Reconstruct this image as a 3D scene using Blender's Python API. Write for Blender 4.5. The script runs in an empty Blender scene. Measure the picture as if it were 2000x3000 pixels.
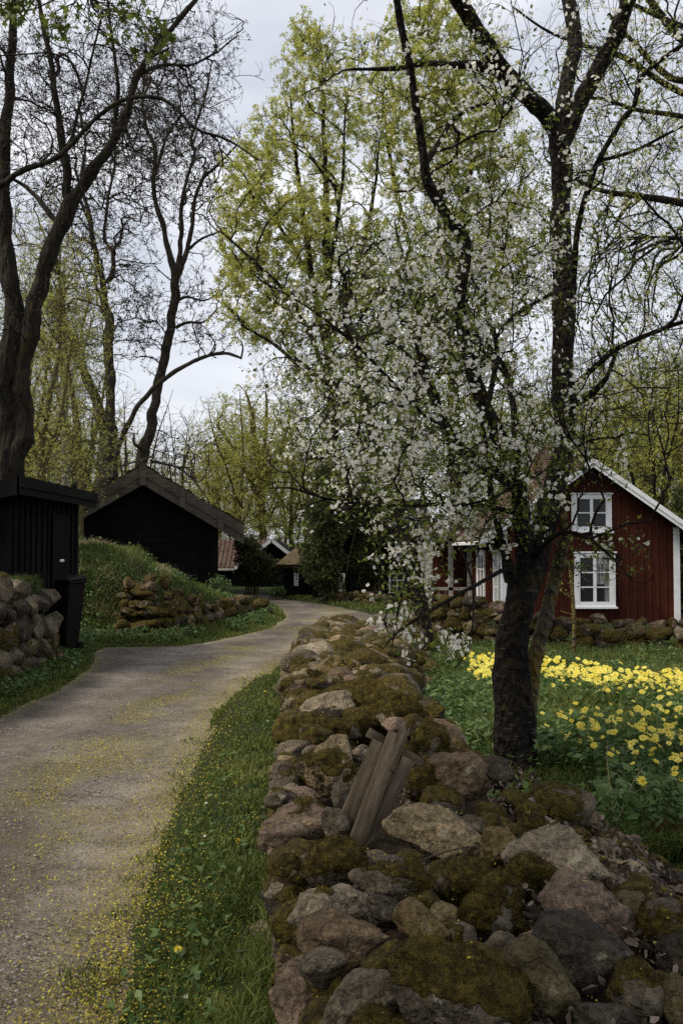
import bpy, bmesh, math, random
import numpy as np
from mathutils import Vector, Matrix, kdtree

random.seed(7)
RNG = np.random.default_rng(11)
sc = bpy.context.scene
COL = sc.collection

# ------------------------------------------------------------------ camera
F, HOR = 2917.0, 1610.0
CAMZ = 1.65
TH = math.atan((HOR - 1500) / F)
cam = bpy.data.cameras.new("camera")
cam.sensor_fit = 'VERTICAL'
cam.sensor_height = 36.0
cam.lens = 36.0 * F / 3000.0
cam.clip_start = 0.05
cam.clip_end = 2000
camo = bpy.data.objects.new("camera", cam)
COL.objects.link(camo)
camo.location = (0, 0, CAMZ)
camo.rotation_euler = (math.pi / 2 + TH, 0, 0)
sc.camera = camo

# ------------------------------------------------------------------ world, sun, exposure
SUN_EL, SUN_AZ = math.radians(50), math.radians(252)   # azimuth clockwise from +Y
world = bpy.data.worlds.new("World")
sc.world = world
world.use_nodes = True
wt = world.node_tree
wt.nodes.clear()
wo = wt.nodes.new('ShaderNodeOutputWorld')
sky = wt.nodes.new('ShaderNodeTexSky')
sky.sky_type = 'NISHITA'
sky.sun_disc = False
sky.sun_elevation = SUN_EL
sky.sun_rotation = SUN_AZ
b1 = wt.nodes.new('ShaderNodeBackground')
b1.inputs['Strength'].default_value = 0.09
wt.links.new(sky.outputs[0], b1.inputs['Color'])
tc = wt.nodes.new('ShaderNodeTexCoord')
mp = wt.nodes.new('ShaderNodeMapping')
mp.inputs['Scale'].default_value = (1.1, 1.1, 3.2)
mp.inputs['Location'].default_value = (0.35, 0.1, 0.55)
wt.links.new(tc.outputs['Generated'], mp.inputs['Vector'])
nz = wt.nodes.new('ShaderNodeTexNoise')
nz.inputs['Scale'].default_value = 1.7
nz.inputs['Detail'].default_value = 5
nz.inputs['Roughness'].default_value = 0.5
nz.inputs['Distortion'].default_value = 0.3
wt.links.new(mp.outputs[0], nz.inputs['Vector'])
cr = wt.nodes.new('ShaderNodeValToRGB')
cr.color_ramp.elements[0].position = 0.38
cr.color_ramp.elements[0].color = (0.42, 0.45, 0.515, 1)
cr.color_ramp.elements[1].position = 0.66
cr.color_ramp.elements[1].color = (0.77, 0.77, 0.785, 1)
wt.links.new(nz.outputs['Fac'], cr.inputs['Fac'])
b2 = wt.nodes.new('ShaderNodeBackground')
b2.inputs['Strength'].default_value = 0.9
wt.links.new(cr.outputs[0], b2.inputs['Color'])
mx = wt.nodes.new('ShaderNodeMixShader')
mx.inputs[0].default_value = 0.9
wt.links.new(b1.outputs[0], mx.inputs[1])
wt.links.new(b2.outputs[0], mx.inputs[2])
wt.links.new(mx.outputs[0], wo.inputs['Surface'])

sl = bpy.data.lights.new("sun", 'SUN')
sl.energy = 2.1
sl.angle = math.radians(14)
sl.color = (1.0, 0.90, 0.74)
so = bpy.data.objects.new("sun", sl)
COL.objects.link(so)
sd = Vector((math.sin(SUN_AZ) * math.cos(SUN_EL), math.cos(SUN_AZ) * math.cos(SUN_EL), math.sin(SUN_EL)))
so.rotation_euler = (-sd).to_track_quat('-Z', 'Y').to_euler()
so.location = (0, 0, 30)

sc.view_settings.view_transform = 'Standard'
sc.view_settings.look = 'None'
sc.view_settings.exposure = 0.76
sc.view_settings.gamma = 1.0
cy = sc.cycles
cy.max_bounces = 5
cy.diffuse_bounces = 3
cy.glossy_bounces = 1
cy.transmission_bounces = 3
cy.transparent_max_bounces = 4
cy.caustics_reflective = False
cy.caustics_refractive = False
cy.use_denoising = False
cy.use_adaptive_sampling = True
cy.adaptive_threshold = 0.01

# ------------------------------------------------------------------ helpers
def ray(px, py):
    x = (px - 1000) / F
    z = (1500 - py) / F
    return np.array([x, math.cos(TH) - z * math.sin(TH), math.sin(TH) + z * math.cos(TH)])

def P(px, py, Y):
    d = ray(px, py)
    return d * (Y / d[1]) + np.array([0, 0, CAMZ])

def G(px, py, z=0.0):
    d = ray(px, py)
    return d * ((z - CAMZ) / d[2]) + np.array([0, 0, CAMZ])

def sstep(a, b, x):
    t = np.clip((x - a) / (b - a), 0, 1)
    return t * t * (3 - 2 * t)

def _hash(i, j, k, s):
    n = (i * 374761393 + j * 668265263 + k * 2147483647 + s * 974634777) & 0xFFFFFFFF
    n = ((n ^ (n >> 13)) * 1274126177) & 0xFFFFFFFF
    n = (n ^ (n >> 16)) & 0xFFFFFFFF
    return n / 4294967295.0

def vnoise(p, s=0):
    p = np.asarray(p, dtype=np.float64)
    i = np.floor(p).astype(np.int64)
    f = p - i
    f = f * f * (3 - 2 * f)
    r = 0
    for a in (0, 1):
        for b in (0, 1):
            for c in (0, 1):
                w = (f[:, 0] if a else 1 - f[:, 0]) * (f[:, 1] if b else 1 - f[:, 1]) * (f[:, 2] if c else 1 - f[:, 2])
                r = r + w * _hash(i[:, 0] + a, i[:, 1] + b, i[:, 2] + c, s)
    return r * 2 - 1

def fbm(p, octv=3, s=0):
    r, a, q = 0, 1.0, np.asarray(p, dtype=np.float64)
    for o in range(octv):
        r = r + a * vnoise(q + o * 17.3, s + o)
        q = q * 2.03
        a *= 0.5
    return r

def fbm2(x, y, sc_=1.0, octv=3, s=0):
    return fbm(np.stack([x * sc_, y * sc_, np.zeros_like(x) + 0.37], 1), octv, s)

def inpoly(x, y, poly):
    x = np.asarray(x); y = np.asarray(y)
    ins = np.zeros(x.shape, bool)
    n = len(poly)
    for i in range(n):
        x1, y1 = poly[i]; x2, y2 = poly[(i + 1) % n]
        if y1 == y2: continue
        c = ((y1 > y) != (y2 > y)) & (x < (x2 - x1) * (y - y1) / (y2 - y1) + x1)
        ins ^= c
    return ins

def pdist(x, y, poly, closed=True):
    d = np.full(np.shape(x), 1e9)
    n = len(poly)
    for i in range(n if closed else n - 1):
        x1, y1 = poly[i]; x2, y2 = poly[(i + 1) % n]
        dx, dy = x2 - x1, y2 - y1
        t = np.clip(((x - x1) * dx + (y - y1) * dy) / (dx * dx + dy * dy + 1e-12), 0, 1)
        d = np.minimum(d, np.hypot(x - x1 - t * dx, y - y1 - t * dy))
    return d

def mesh_np(name, V, faces, mat=None, attrs=None, smooth=False, mats=None, midx=None):
    """faces: list of (M,k) integer arrays"""
    me = bpy.data.meshes.new(name)
    V = np.asarray(V, dtype=np.float32)
    faces = [np.asarray(f, dtype=np.int32) for f in faces if len(f)]
    me.vertices.add(len(V))
    me.vertices.foreach_set('co', V.ravel())
    nl = sum(f.size for f in faces)
    npoly = sum(len(f) for f in faces)
    me.loops.add(nl)
    me.loops.foreach_set('vertex_index', np.concatenate([f.ravel() for f in faces]))
    me.polygons.add(npoly)
    tot = np.concatenate([np.full(len(f), f.shape[1], np.int32) for f in faces])
    st = np.concatenate([[0], np.cumsum(tot)[:-1]]).astype(np.int32)
    me.polygons.foreach_set('loop_start', st)
    me.polygons.foreach_set('loop_total', tot)
    if smooth:
        me.polygons.foreach_set('use_smooth', np.ones(npoly, bool))
    if mats:
        for m in mats: me.materials.append(m)
        me.polygons.foreach_set('material_index', np.asarray(midx, np.int32))
    elif mat:
        me.materials.append(mat)
    for k, a in (attrs or {}).items():
        a = np.asarray(a, np.float32)
        if a.ndim == 1:
            at = me.attributes.new(k, 'FLOAT', 'POINT'); at.data.foreach_set('value', a)
        else:
            at = me.attributes.new(k, 'FLOAT_COLOR', 'POINT'); at.data.foreach_set('color', a.ravel())
    me.update(calc_edges=True)
    return me

def obj(name, me, parent=None, loc=None):
    o = bpy.data.objects.new(name, me)
    COL.objects.link(o)
    if parent is not None: o.parent = parent
    if loc is not None: o.location = loc
    return o

def tag(o, label=None, cat=None, group=None, kind=None):
    if label: o['label'] = label
    if cat: o['category'] = cat
    if group: o['group'] = group
    if kind: o['kind'] = kind
    return o

def thing(name, label, cat, loc=(0, 0, 0), rz=0, group=None):
    o = bpy.data.objects.new(name, None)
    COL.objects.link(o)
    o.location = loc
    o.rotation_euler = (0, 0, rz)
    o.empty_display_size = 0.2
    return tag(o, label, cat, group)

class MB:
    """boxes and polygons gathered into one mesh"""
    def __init__(s): s.v = []; s.f = []
    def box(s, x0, x1, y0, y1, z0, z1):
        n = len(s.v)
        s.v += [(x0, y0, z0), (x1, y0, z0), (x1, y1, z0), (x0, y1, z0), (x0, y0, z1), (x1, y0, z1), (x1, y1, z1), (x0, y1, z1)]
        s.f += [tuple(n + i for i in q) for q in ((0, 3, 2, 1), (4, 5, 6, 7), (0, 1, 5, 4), (1, 2, 6, 5), (2, 3, 7, 6), (3, 0, 4, 7))]
        return s
    def hexa(s, p):   # 8 points, bottom ring then top ring
        n = len(s.v)
        s.v += [tuple(q) for q in p]
        s.f += [tuple(n + i for i in q) for q in ((0, 3, 2, 1), (4, 5, 6, 7), (0, 1, 5, 4), (1, 2, 6, 5), (2, 3, 7, 6), (3, 0, 4, 7))]
        return s
    def bar(s, a, b, w, h, up=(0, 0, 1)):   # beam from a to b, section w (side) x h (up)
        a = Vector(a); b = Vector(b); t = (b - a).normalized()
        u = Vector(up); sdv = t.cross(u).normalized(); u = sdv.cross(t).normalized()
        sdv *= w / 2; u *= h / 2
        return s.hexa([a - sdv - u, a + sdv - u, b + sdv - u, b - sdv - u, a - sdv + u, a + sdv + u, b + sdv + u, b - sdv + u])
    def prism(s, poly, y0, y1):  # polygon in xz, extruded along y
        n = len(s.v); k = len(poly)
        s.v += [(x, y0, z) for x, z in poly] + [(x, y1, z) for x, z in poly]
        s.f.append(tuple(n + i for i in range(k)))
        s.f.append(tuple(n + k + i for i in reversed(range(k))))
        for i in range(k):
            j = (i + 1) % k
            s.f.append((n + j, n + i, n + k + i, n + k + j))
        return s
    def build(s, name, m, parent=None, bevel=0.0, smooth=False, loc=None):
        me = bpy.data.meshes.new(name)
        me.from_pydata([tuple(map(float, v)) for v in s.v], [], s.f)
        bm = bmesh.new(); bm.from_mesh(me)
        bmesh.ops.recalc_face_normals(bm, faces=bm.faces)
        if bevel > 0:
            bmesh.ops.bevel(bm, geom=list(bm.edges), offset=bevel, segments=1, affect='EDGES', profile=0.5, clamp_overlap=True)
        bm.to_mesh(me); bm.free()
        if m: me.materials.append(m)
        return obj(name, me, parent, loc)

# ------------------------------------------------------------------ material helper
class NT:
    def __init__(s, name):
        s.m = bpy.data.materials.new(name); s.m.use_nodes = True
        s.t = s.m.node_tree; s.t.nodes.clear()
        s.out = s.t.nodes.new('ShaderNodeOutputMaterial')
        s._obj = None
    def n(s, typ, **kw):
        nd = s.t.nodes.new('ShaderNode' + typ)
        for k, v in kw.items():
            if hasattr(nd, k) and not k[0].isupper():
                setattr(nd, k, v)
            else:
                s.set(nd.inputs[k.replace('_', ' ')], v)
        return nd
    def set(s, inp, v):
        if isinstance(v, bpy.types.NodeSocket): s.t.links.new(v, inp)
        elif isinstance(v, (tuple, list)) and len(v) == 3 and inp.type == 'RGBA': inp.default_value = (*v, 1)
        else: inp.default_value = v
    def co(s, scale=(1, 1, 1)):
        if s._obj is None: s._obj = s.n('TexCoord').outputs['Object']
        if scale == (1, 1, 1): return s._obj
        return s.n('Mapping', Vector=s._obj, Scale=scale).outputs[0]
    def noise(s, scale, detail=3, rough=0.55, vec=None, dist=0.0):
        return s.n('TexNoise', Vector=vec if vec is not None else s.co(), Scale=scale, Detail=detail, Roughness=rough, Distortion=dist).outputs['Fac']
    def vor(s, scale, vec=None, feature='F1'):
        return s.n('TexVoronoi', feature=feature, Vector=vec if vec is not None else s.co(), Scale=scale).outputs['Distance']
    def ramp(s, fac, a, b, ca=0.0, cb=1.0):
        r = s.n('MapRange', Value=fac)
        r.inputs['From Min'].default_value = a; r.inputs['From Max'].default_value = b
        r.inputs['To Min'].default_value = ca; r.inputs['To Max'].default_value = cb
        return r.outputs[0]
    def mix(s, fac, a, b, mode='MIX'):
        m = s.t.nodes.new('ShaderNodeMix'); m.data_type = 'RGBA'; m.blend_type = mode; m.clamp_factor = True
        s.set(m.inputs[0], fac)
        for i, v in ((6, a), (7, b)): s.set(m.inputs[i], v)
        return m.outputs[2]
    def math(s, op, a, b=0.0, clamp=False):
        m = s.n('Math', operation=op); m.use_clamp = clamp
        s.set(m.inputs[0], a); s.set(m.inputs[1], b)
        return m.outputs[0]
    def gray(s, v):
        c = s.n('CombineColor'); 
        for i in range(3): s.set(c.inputs[i], v)
        return c.outputs[0]
    def attr(s, name):
        return s.n('Attribute', attribute_name=name)
    def bump(s, h, strength=0.5, dist=0.01, normal=None):
        b = s.n('Bump', Height=h, Strength=strength, Distance=dist)
        if normal is not None: s.set(b.inputs['Normal'], normal)
        return b.outputs[0]
    def finish(s, color, rough=0.85, normal=None, spec=0.3, metal=0.0, trans=0.0):
        p = s.n('BsdfPrincipled', Roughness=rough, Metallic=metal)
        s.set(p.inputs['Base Color'], color)
        p.inputs['Specular IOR Level'].default_value = spec
        if normal is not None: s.set(p.inputs['Normal'], normal)
        res = p.outputs[0]
        if trans > 0:
            tr = s.n('BsdfTranslucent'); s.set(tr.inputs['Color'], color)
            mxs = s.n('MixShader'); s.set(mxs.inputs[0], trans)
            s.t.links.new(res, mxs.inputs[1]); s.t.links.new(tr.outputs[0], mxs.inputs[2])
            res = mxs.outputs[0]
        s.t.links.new(res, s.out.inputs['Surface'])
        return s.m

def ramp_color(s, fac, stops):
    r = s.n('ValToRGB', Fac=fac)
    el = r.color_ramp.elements
    while len(el) < len(stops): el.new(0.5)
    for e, (p, c) in zip(el, stops):
        e.position = p; e.color = (*c, 1)
    return r.outputs[0]

# rock: tint and moss come per vertex
s = NT('rock')
tint = s.attr('tint').outputs['Color']; moss = s.attr('moss').outputs['Fac']
n1 = s.noise(2.5, 3); n2 = s.noise(70, 3, 0.7); n3 = s.noise(11, 4, 0.65)
c = s.mix(1.0, tint, s.gray(s.ramp(n1, 0.3, 0.7, 0.55, 1.35)), 'MULTIPLY')
c = s.mix(1.0, c, s.gray(s.ramp(n2, 0.34, 0.66, 0.62, 1.42)), 'MULTIPLY')
c = s.mix(1.0, c, s.gray(s.ramp(n3, 0.35, 0.65, 0.72, 1.2)), 'MULTIPLY')
lic = s.ramp(s.noise(7, 5, 0.7), 0.60, 0.66, 0, 0.55)
c = s.mix(lic, c, (0.33, 0.32, 0.26))
vr = s.n('TexVoronoi', Vector=s.co(), Scale=11.0); rr = s.math('ADD', vr.outputs['Distance'], s.math('MULTIPLY', s.noise(60, 3, 0.7), 0.25))
ring = s.math('MULTIPLY', s.ramp(rr, 0.27, 0.31, 1, 0), s.ramp(s.noise(1.7, 2), 0.48, 0.6, 0, .8))
c = s.mix(ring, c, (0.36, 0.37, 0.30))
dk = s.ramp(s.noise(9, 5, 0.7, s.co((1.3, 1.1, 0.9))), 0.60, 0.68, 0, 0.65)
c = s.mix(dk, c, (0.05, 0.045, 0.035))
vc = s.n('TexVoronoi', feature='DISTANCE_TO_EDGE', Vector=s.n('VectorMath', operation='ADD').outputs[0], Scale=4.2)
vm = vc.inputs['Vector'].links[0].from_node
s.t.links.new(s.co(), vm.inputs[0]); s.t.links.new(s.n('TexNoise', Vector=s.co(), Scale=9.0, Detail=4.0).outputs['Color'], vm.inputs[1])
crk = s.ramp(vc.outputs['Distance'], 0.0, 0.03, 0.0, 1.0)
c = s.mix(s.math('MULTIPLY', s.math('SUBTRACT', 1.0, crk), 0.28), c, (0.03, 0.026, 0.02))
c = s.mix(1.0, c, (0.90, 0.82, 0.70), 'MULTIPLY')
mc = ramp_color(s, s.noise(38, 4, 0.7), [(0.30, (0.014, 0.009, 0.003)), (0.5, (0.060, 0.043, 0.008)), (0.72, (0.14, 0.115, 0.018))])
mf = s.ramp(s.math('ADD', moss, s.math('MULTIPLY', s.math('SUBTRACT', s.noise(30, 4, 0.7), 0.5), 0.9)), 0.38, 0.56)
c = s.mix(mf, c, mc)
h = s.math('ADD', s.math('MULTIPLY', n3, 1.0), s.math('MULTIPLY', n2, 0.35))
h = s.math('ADD', h, s.math('MULTIPLY', crk, 0.25))
h = s.math('ADD', h, s.math('MULTIPLY', s.math('MULTIPLY', s.noise(110, 2, 0.8), mf), 0.8))
ROCK = s.finish(c, 0.9, s.bump(h, 0.75, 0.03), 0.2)

def blade_mat(name, stops, trans=0.3, rough=0.6, big=0.6):
    s = NT(name)
    r = s.attr('rnd').outputs['Fac']
    f = s.math('ADD', s.math('MULTIPLY', r, 1 - big), s.math('MULTIPLY', s.noise(big and 1.3 or 1, 3), big))
    c = ramp_color(s, f, stops)
    return s.finish(c, rough, None, 0.2, trans=trans)

MOSS = blade_mat('moss_fuzz', [(0.2, (0.016, 0.010, 0.003)), (0.5, (0.070, 0.048, 0.009)), (0.85, (0.24, 0.19, 0.028))], 0.25, 0.9, 0.35)
GRASS = blade_mat('grass_blades', [(0.25, (0.045, 0.068, 0.016)), (0.5, (0.11, 0.145, 0.032)), (0.75, (0.21, 0.235, 0.065)), (0.95, (0.36, 0.34, 0.14))], 0.35, 0.55, 0.45)
HERB = blade_mat('herb_leaves', [(0.25, (0.036, 0.065, 0.018)), (0.5, (0.085, 0.145, 0.040)), (0.8, (0.18, 0.26, 0.10))], 0.35, 0.5, 0.4)
MAPLE = blade_mat('maple_leaves', [(0.2, (0.28, 0.32, 0.07)), (0.5, (0.50, 0.51, 0.13)), (0.8, (0.66, 0.64, 0.20))], 0.5, 0.6, 0.35)
BUDS = blade_mat('bud_leaves', [(0.2, (0.26, 0.28, 0.055)), (0.5, (0.46, 0.47, 0.11)), (0.8, (0.60, 0.58, 0.18))], 0.5, 0.6, 0.5)
DGREEN = blade_mat('shrub_leaves', [(0.2, (0.018, 0.024, 0.008)), (0.5, (0.052, 0.064, 0.018)), (0.8, (0.12, 0.14, 0.04))], 0.2, 0.5, 0.5)
CHERRYLEAF = blade_mat('cherry_leaves', [(0.2, (0.07, 0.10, 0.015)), (0.5, (0.16, 0.22, 0.035)), (0.8, (0.28, 0.30, 0.06))], 0.4, 0.5, 0.3)
PETAL = blade_mat('blossom_petals', [(0.2, (0.88, 0.85, 0.74)), (0.6, (0.97, 0.94, 0.85))], 0.5, 0.6, 0.1)
YPETAL = blade_mat('yellow_petals', [(0.2, (0.80, 0.66, 0.07)), (0.8, (0.88, 0.80, 0.18))], 0.3, 0.6, 0.1)
YBITS = blade_mat('yellow_catkins', [(0.2, (0.20, 0.16, 0.02)), (0.5, (0.34, 0.29, 0.035)), (0.85, (0.56, 0.50, 0.08))], 0.2, 0.8, 0.2)
LITTER = blade_mat('dead_leaves', [(0.2, (0.030, 0.020, 0.013)), (0.5, (0.09, 0.062, 0.045)), (0.85, (0.27, 0.22, 0.18))], 0.1, 0.8, 0.1)
PEBBLE = blade_mat('pebbles', [(0.1, (0.03, 0.026, 0.022)), (0.5, (0.12, 0.104, 0.09)), (0.9, (0.29, 0.265, 0.235))], 0.0, 0.9, 0.05)
TWIGM = blade_mat('twig_bark', [(0.2, (0.022, 0.018, 0.013)), (0.8, (0.07, 0.055, 0.04))], 0.0, 0.9, 0.2)

def bark(name, ca, cb, cm, mossamt=0.5, zs=2.0, lent=0.0, sc1=14):
    s = NT(name)
    v = s.co((1, 1, 1.0 / zs))
    n1 = s.noise(sc1, 4, 0.65, v); n2 = s.noise(sc1 * 4, 3, 0.7, v); vo = s.vor(sc1 * 1.6, v)
    c = ramp_color(s, n1, [(0.3, ca), (0.7, cb)])
    c = s.mix(1.0, c, s.gray(s.ramp(n2, 0.3, 0.7, 0.6, 1.4)), 'MULTIPLY')
    if lent > 0:
        ln = s.ramp(s.noise(30, 2, 0.5, s.co((0.5, 0.5, 3.0))), 0.62, 0.7, 0, lent)
        c = s.mix(ln, c, (0.22, 0.19, 0.17))
    mm = s.ramp(s.noise(4.5, 4, 0.7), 0.62 - mossamt * 0.2, 0.72 - mossamt * 0.15, 0, 0.9)
    c = s.mix(mm, c, cm)
    h = s.math('ADD', s.math('MULTIPLY', vo, 1.2), s.math('MULTIPLY', n2, 0.5))
    return s.finish(c, 0.92, s.bump(h, 1.0, 0.045), 0.15)

BARK_CH = bark('bark_cherry', (0.009, 0.007, 0.006), (0.026, 0.021, 0.017), (0.055, 0.043, 0.014), 0.35, 1.8, 0.35, 18)
BARK_LI = bark('bark_lichen', (0.06, 0.05, 0.03), (0.13, 0.11, 0.08), (0.19, 0.14, 0.03), 1.0, 1.5, 0.3, 18)
BARK_DK = bark('bark_dark', (0.009, 0.0075, 0.006), (0.030, 0.025, 0.018), (0.035, 0.027, 0.008), 0.4, 4.0, 0, 8)
BARK_GR = bark('bark_grey', (0.022, 0.018, 0.014), (0.068, 0.058, 0.046), (0.045, 0.035, 0.012), 0.4, 3.0, 0, 7)
BARK_OL = bark('bark_olive', (0.06, 0.05, 0.025), (0.13, 0.11, 0.055), (0.13, 0.11, 0.03), 0.8, 2.5, 0, 8)
BARK_BI = bark('bark_birch', (0.12, 0.11, 0.09), (0.42, 0.40, 0.36), (0.10, 0.09, 0.04), 0.5, 0.5, 0, 9)

def wood(name, ca, cb, axis='z', sc1=3.0, rough=0.85, bumpd=0.01):
    s = NT(name)
    k = {'z': (9, 9, 0.7), 'x': (0.7, 9, 9), 'y': (9, 0.7, 9)}[axis]
    n1 = s.noise(sc1, 5, 0.65, s.co(k)); n2 = s.noise(1.1, 3, 0.6); n3 = s.noise(sc1 * 6, 2, 0.6, s.co(k))
    c = ramp_color(s, n1, [(0.28, ca), (0.72, cb)])
    c = s.mix(1.0, c, s.gray(s.ramp(n2, 0.3, 0.7, 0.6, 1.35)), 'MULTIPLY')
    c = s.mix(1.0, c, s.gray(s.ramp(n3, 0.3, 0.7, 0.8, 1.2)), 'MULTIPLY')
    return s.finish(c, rough, s.bump(n1, 0.5, bumpd), 0.08)

W_RED = wood('falu_red_boards', (0.034, 0.0098, 0.0066), (0.082, 0.023, 0.0135), 'z')
W_BLACK = wood('tarred_boards', (0.0026, 0.0023, 0.0022), (0.008, 0.0065, 0.006), 'x', rough=0.95)
W_BLACKV = wood('tarred_upright_boards', (0.0026, 0.0025, 0.0026), (0.0085, 0.008, 0.008), 'z', rough=0.95)
W_DKGREY = wood('dark_fascia', (0.005, 0.005, 0.005), (0.012, 0.011, 0.011), 'y')
W_GREY = wood('weathered_bargeboard', (0.04, 0.034, 0.027), (0.115, 0.098, 0.078), 'x')
s = NT('white_paint')
W_WHITE = s.finish(s.mix(s.ramp(s.noise(2.3, 4, 0.7), 0.45, 0.7), (0.80, 0.80, 0.81), (0.62, 0.61, 0.58)), 0.6, None, 0.2)
W_PALE = wood('faded_paint', (0.26, 0.25, 0.22), (0.45, 0.43, 0.38), 'z')
W_PLANK = wood('old_plank', (0.05, 0.038, 0.025), (0.22, 0.172, 0.118), 'y', 5.0, bumpd=0.004)
W_ROT = wood('rotten_plank', (0.025, 0.018, 0.012), (0.24, 0.19, 0.13), 'y', 9.0, bumpd=0.02)

def thatch(name, ca, cb, cm):
    s = NT(name)
    n1 = s.noise(20, 4, 0.7, s.co((1, 1, 0.4))); n2 = s.noise(2.2, 4, 0.6)
    c = ramp_color(s, n1, [(0.3, ca), (0.7, cb)])
    c = s.mix(s.ramp(n2, 0.45, 0.6, 0, 0.7), c, cm)
    return s.finish(c, 0.95, s.bump(n1, 1.0, 0.05), 0.1)
THATCH = thatch('mossy_thatch', (0.06, 0.045, 0.03), (0.22, 0.17, 0.12), (0.10, 0.085, 0.025))
ROOFTOP = thatch('mossy_turf_roof', (0.035, 0.03, 0.015), (0.12, 0.10, 0.05), (0.09, 0.085, 0.02))

s = NT('clay_tiles')
n1 = s.noise(5, 3); n2 = s.noise(0.9, 3)
c = ramp_color(s, n1, [(0.3, (0.050, 0.031, 0.025)), (0.7, (0.115, 0.072, 0.057))])
c = s.mix(s.ramp(n2, 0.5, 0.65, 0, 0.5), c, (0.12, 0.10, 0.06))
TILES = s.finish(c, 0.85, s.bump(n1, 0.4, 0.01), 0.2)
s = NT('chimney_brick')
bk = s.n('TexBrick', Vector=s.n('Mapping', Vector=s.co(), Rotation=(math.pi / 2, 0, 0)).outputs[0], Scale=4.0)
bk.inputs['Color1'].default_value = (0.12, 0.055, 0.038, 1); bk.inputs['Color2'].default_value = (0.16, 0.075, 0.052, 1)
bk.inputs['Mortar'].default_value = (0.3, 0.27, 0.24, 1)
BRICK = s.finish(bk.outputs[0], 0.9, None, 0.2)
s = NT('window_glass')
GLASS = s.finish(s.mix(s.noise(3, 2), (0.012, 0.013, 0.014), (0.035, 0.036, 0.038)), 0.08, None, 0.25)
s = NT('lace_curtain')
lv = s.noise(90, 1); 
CURTAIN = s.finish(s.mix(s.ramp(s.noise(4, 2, 0.5, s.co((9, 1, 0.3))), 0.4, 0.6), (0.12, 0.12, 0.12), (0.34, 0.33, 0.31)), 0.9, None, 0.1)
s = NT('bin_plastic')
BINM = s.finish((0.002, 0.002, 0.002), 0.6, s.bump(s.noise(150, 2), 0.1, 0.002), 0.1)
s = NT('enamel_white')
ENAMEL = s.finish((0.75, 0.75, 0.73), 0.3, None, 0.5)
s = NT('soil')
n1 = s.noise(22, 4, 0.7)
SOIL = s.finish(ramp_color(s, n1, [(0.3, (0.012, 0.009, 0.006)), (0.7, (0.05, 0.038, 0.025))]), 0.95, s.bump(n1, 1.0, 0.04), 0.1)

# leaf / flower / rock building blocks -----------------------------------------
def rand_rot(n, rng, up_bias=None):
    q = rng.normal(size=(n, 4)); q /= np.linalg.norm(q, axis=1)[:, None]
    w, x, y, z = q.T
    return np.stack([np.stack([1 - 2 * (y * y + z * z), 2 * (x * y - z * w), 2 * (x * z + y * w)], 1),
                     np.stack([2 * (x * y + z * w), 1 - 2 * (x * x + z * z), 2 * (y * z - x * w)], 1),
                     np.stack([2 * (x * z - y * w), 2 * (y * z + x * w), 1 - 2 * (x * x + y * y)], 1)], 1)

def rot_to(nrm, rng):
    """random spin frames whose local z is nrm"""
    n = nrm / np.linalg.norm(nrm, axis=1)[:, None]
    a = rng.normal(size=n.shape)
    u = np.cross(n, a); u /= np.linalg.norm(u, axis=1)[:, None]
    v = np.cross(n, u)
    return np.stack([u, v, n], 2)

def scatter(name, tv, tf, pos, R, S, mat, rng, rnd=None, parent=None):
    """copies of one small template gathered in ONE mesh"""
    tv = np.asarray(tv, float); n = len(pos); k = len(tv)
    S = np.asarray(S, float)
    if S.ndim == 1: S = np.repeat(S[:, None], 3, 1)
    loc = tv[None] * S[:, None, :]
    V = np.einsum('nij,nkj->nki', R, loc) + pos[:, None, :]
    off = (np.arange(n) * k)[:, None, None]
    faces = {}
    for f in tf: faces.setdefault(len(f), []).append(f)
    FL = [(np.array(fs)[None] + off).reshape(-1, kk) for kk, fs in faces.items()]
    if rnd is None: rnd = rng.random(n)
    me = mesh_np(name, V.reshape(-1, 3), FL, mat, {'rnd': np.repeat(rnd, k)})
    return obj(name, me, parent)

LEAF_V = [(0, 0, 0), (0.28, 0.35, 0.06), (0, 1, 0), (-0.28, 0.35, 0.06), (0, 0.4, -0.02)]
LEAF_F = [(0, 1, 4), (1, 2, 4), (2, 3, 4), (3, 0, 4)]
def clump(n, seed, spread=0.5, ls=0.75, wid=0.3):
    r = random.Random(seed); V = []; Fc = []
    for i in range(n):
        d = Vector((r.gauss(0, 1), r.gauss(0, 1), r.gauss(0, 1))).normalized()
        o = d * r.random() * spread
        e = Vector((r.gauss(0, 1), r.gauss(0, 1), r.gauss(0, 1))).normalized()
        sd_ = d.cross(e).normalized() * ls * wid
        t = (d + e * 0.5).normalized() * ls
        b = len(V)
        V += [tuple(o), tuple(o + t * 0.5 + sd_), tuple(o + t), tuple(o + t * 0.45 - sd_)]
        Fc.append((b, b + 1, b + 2, b + 3))
    return V, Fc
FLOWER_V = [(0, 0, 0)]; FLOWER_F = []
for i in range(5):
    a = i * 2 * math.pi / 5
    for da, r_, z_ in ((-0.60, 0.74, 0.20), (-0.24, 1.0, 0.28), (0.24, 1.0, 0.28), (0.60, 0.74, 0.20)):
        FLOWER_V.append((math.cos(a + da) * r_, math.sin(a + da) * r_, z_))
    b = 1 + i * 4
    FLOWER_F += [(0, b, b + 1, b + 2), (0, b + 2, b + 3)]

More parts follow.
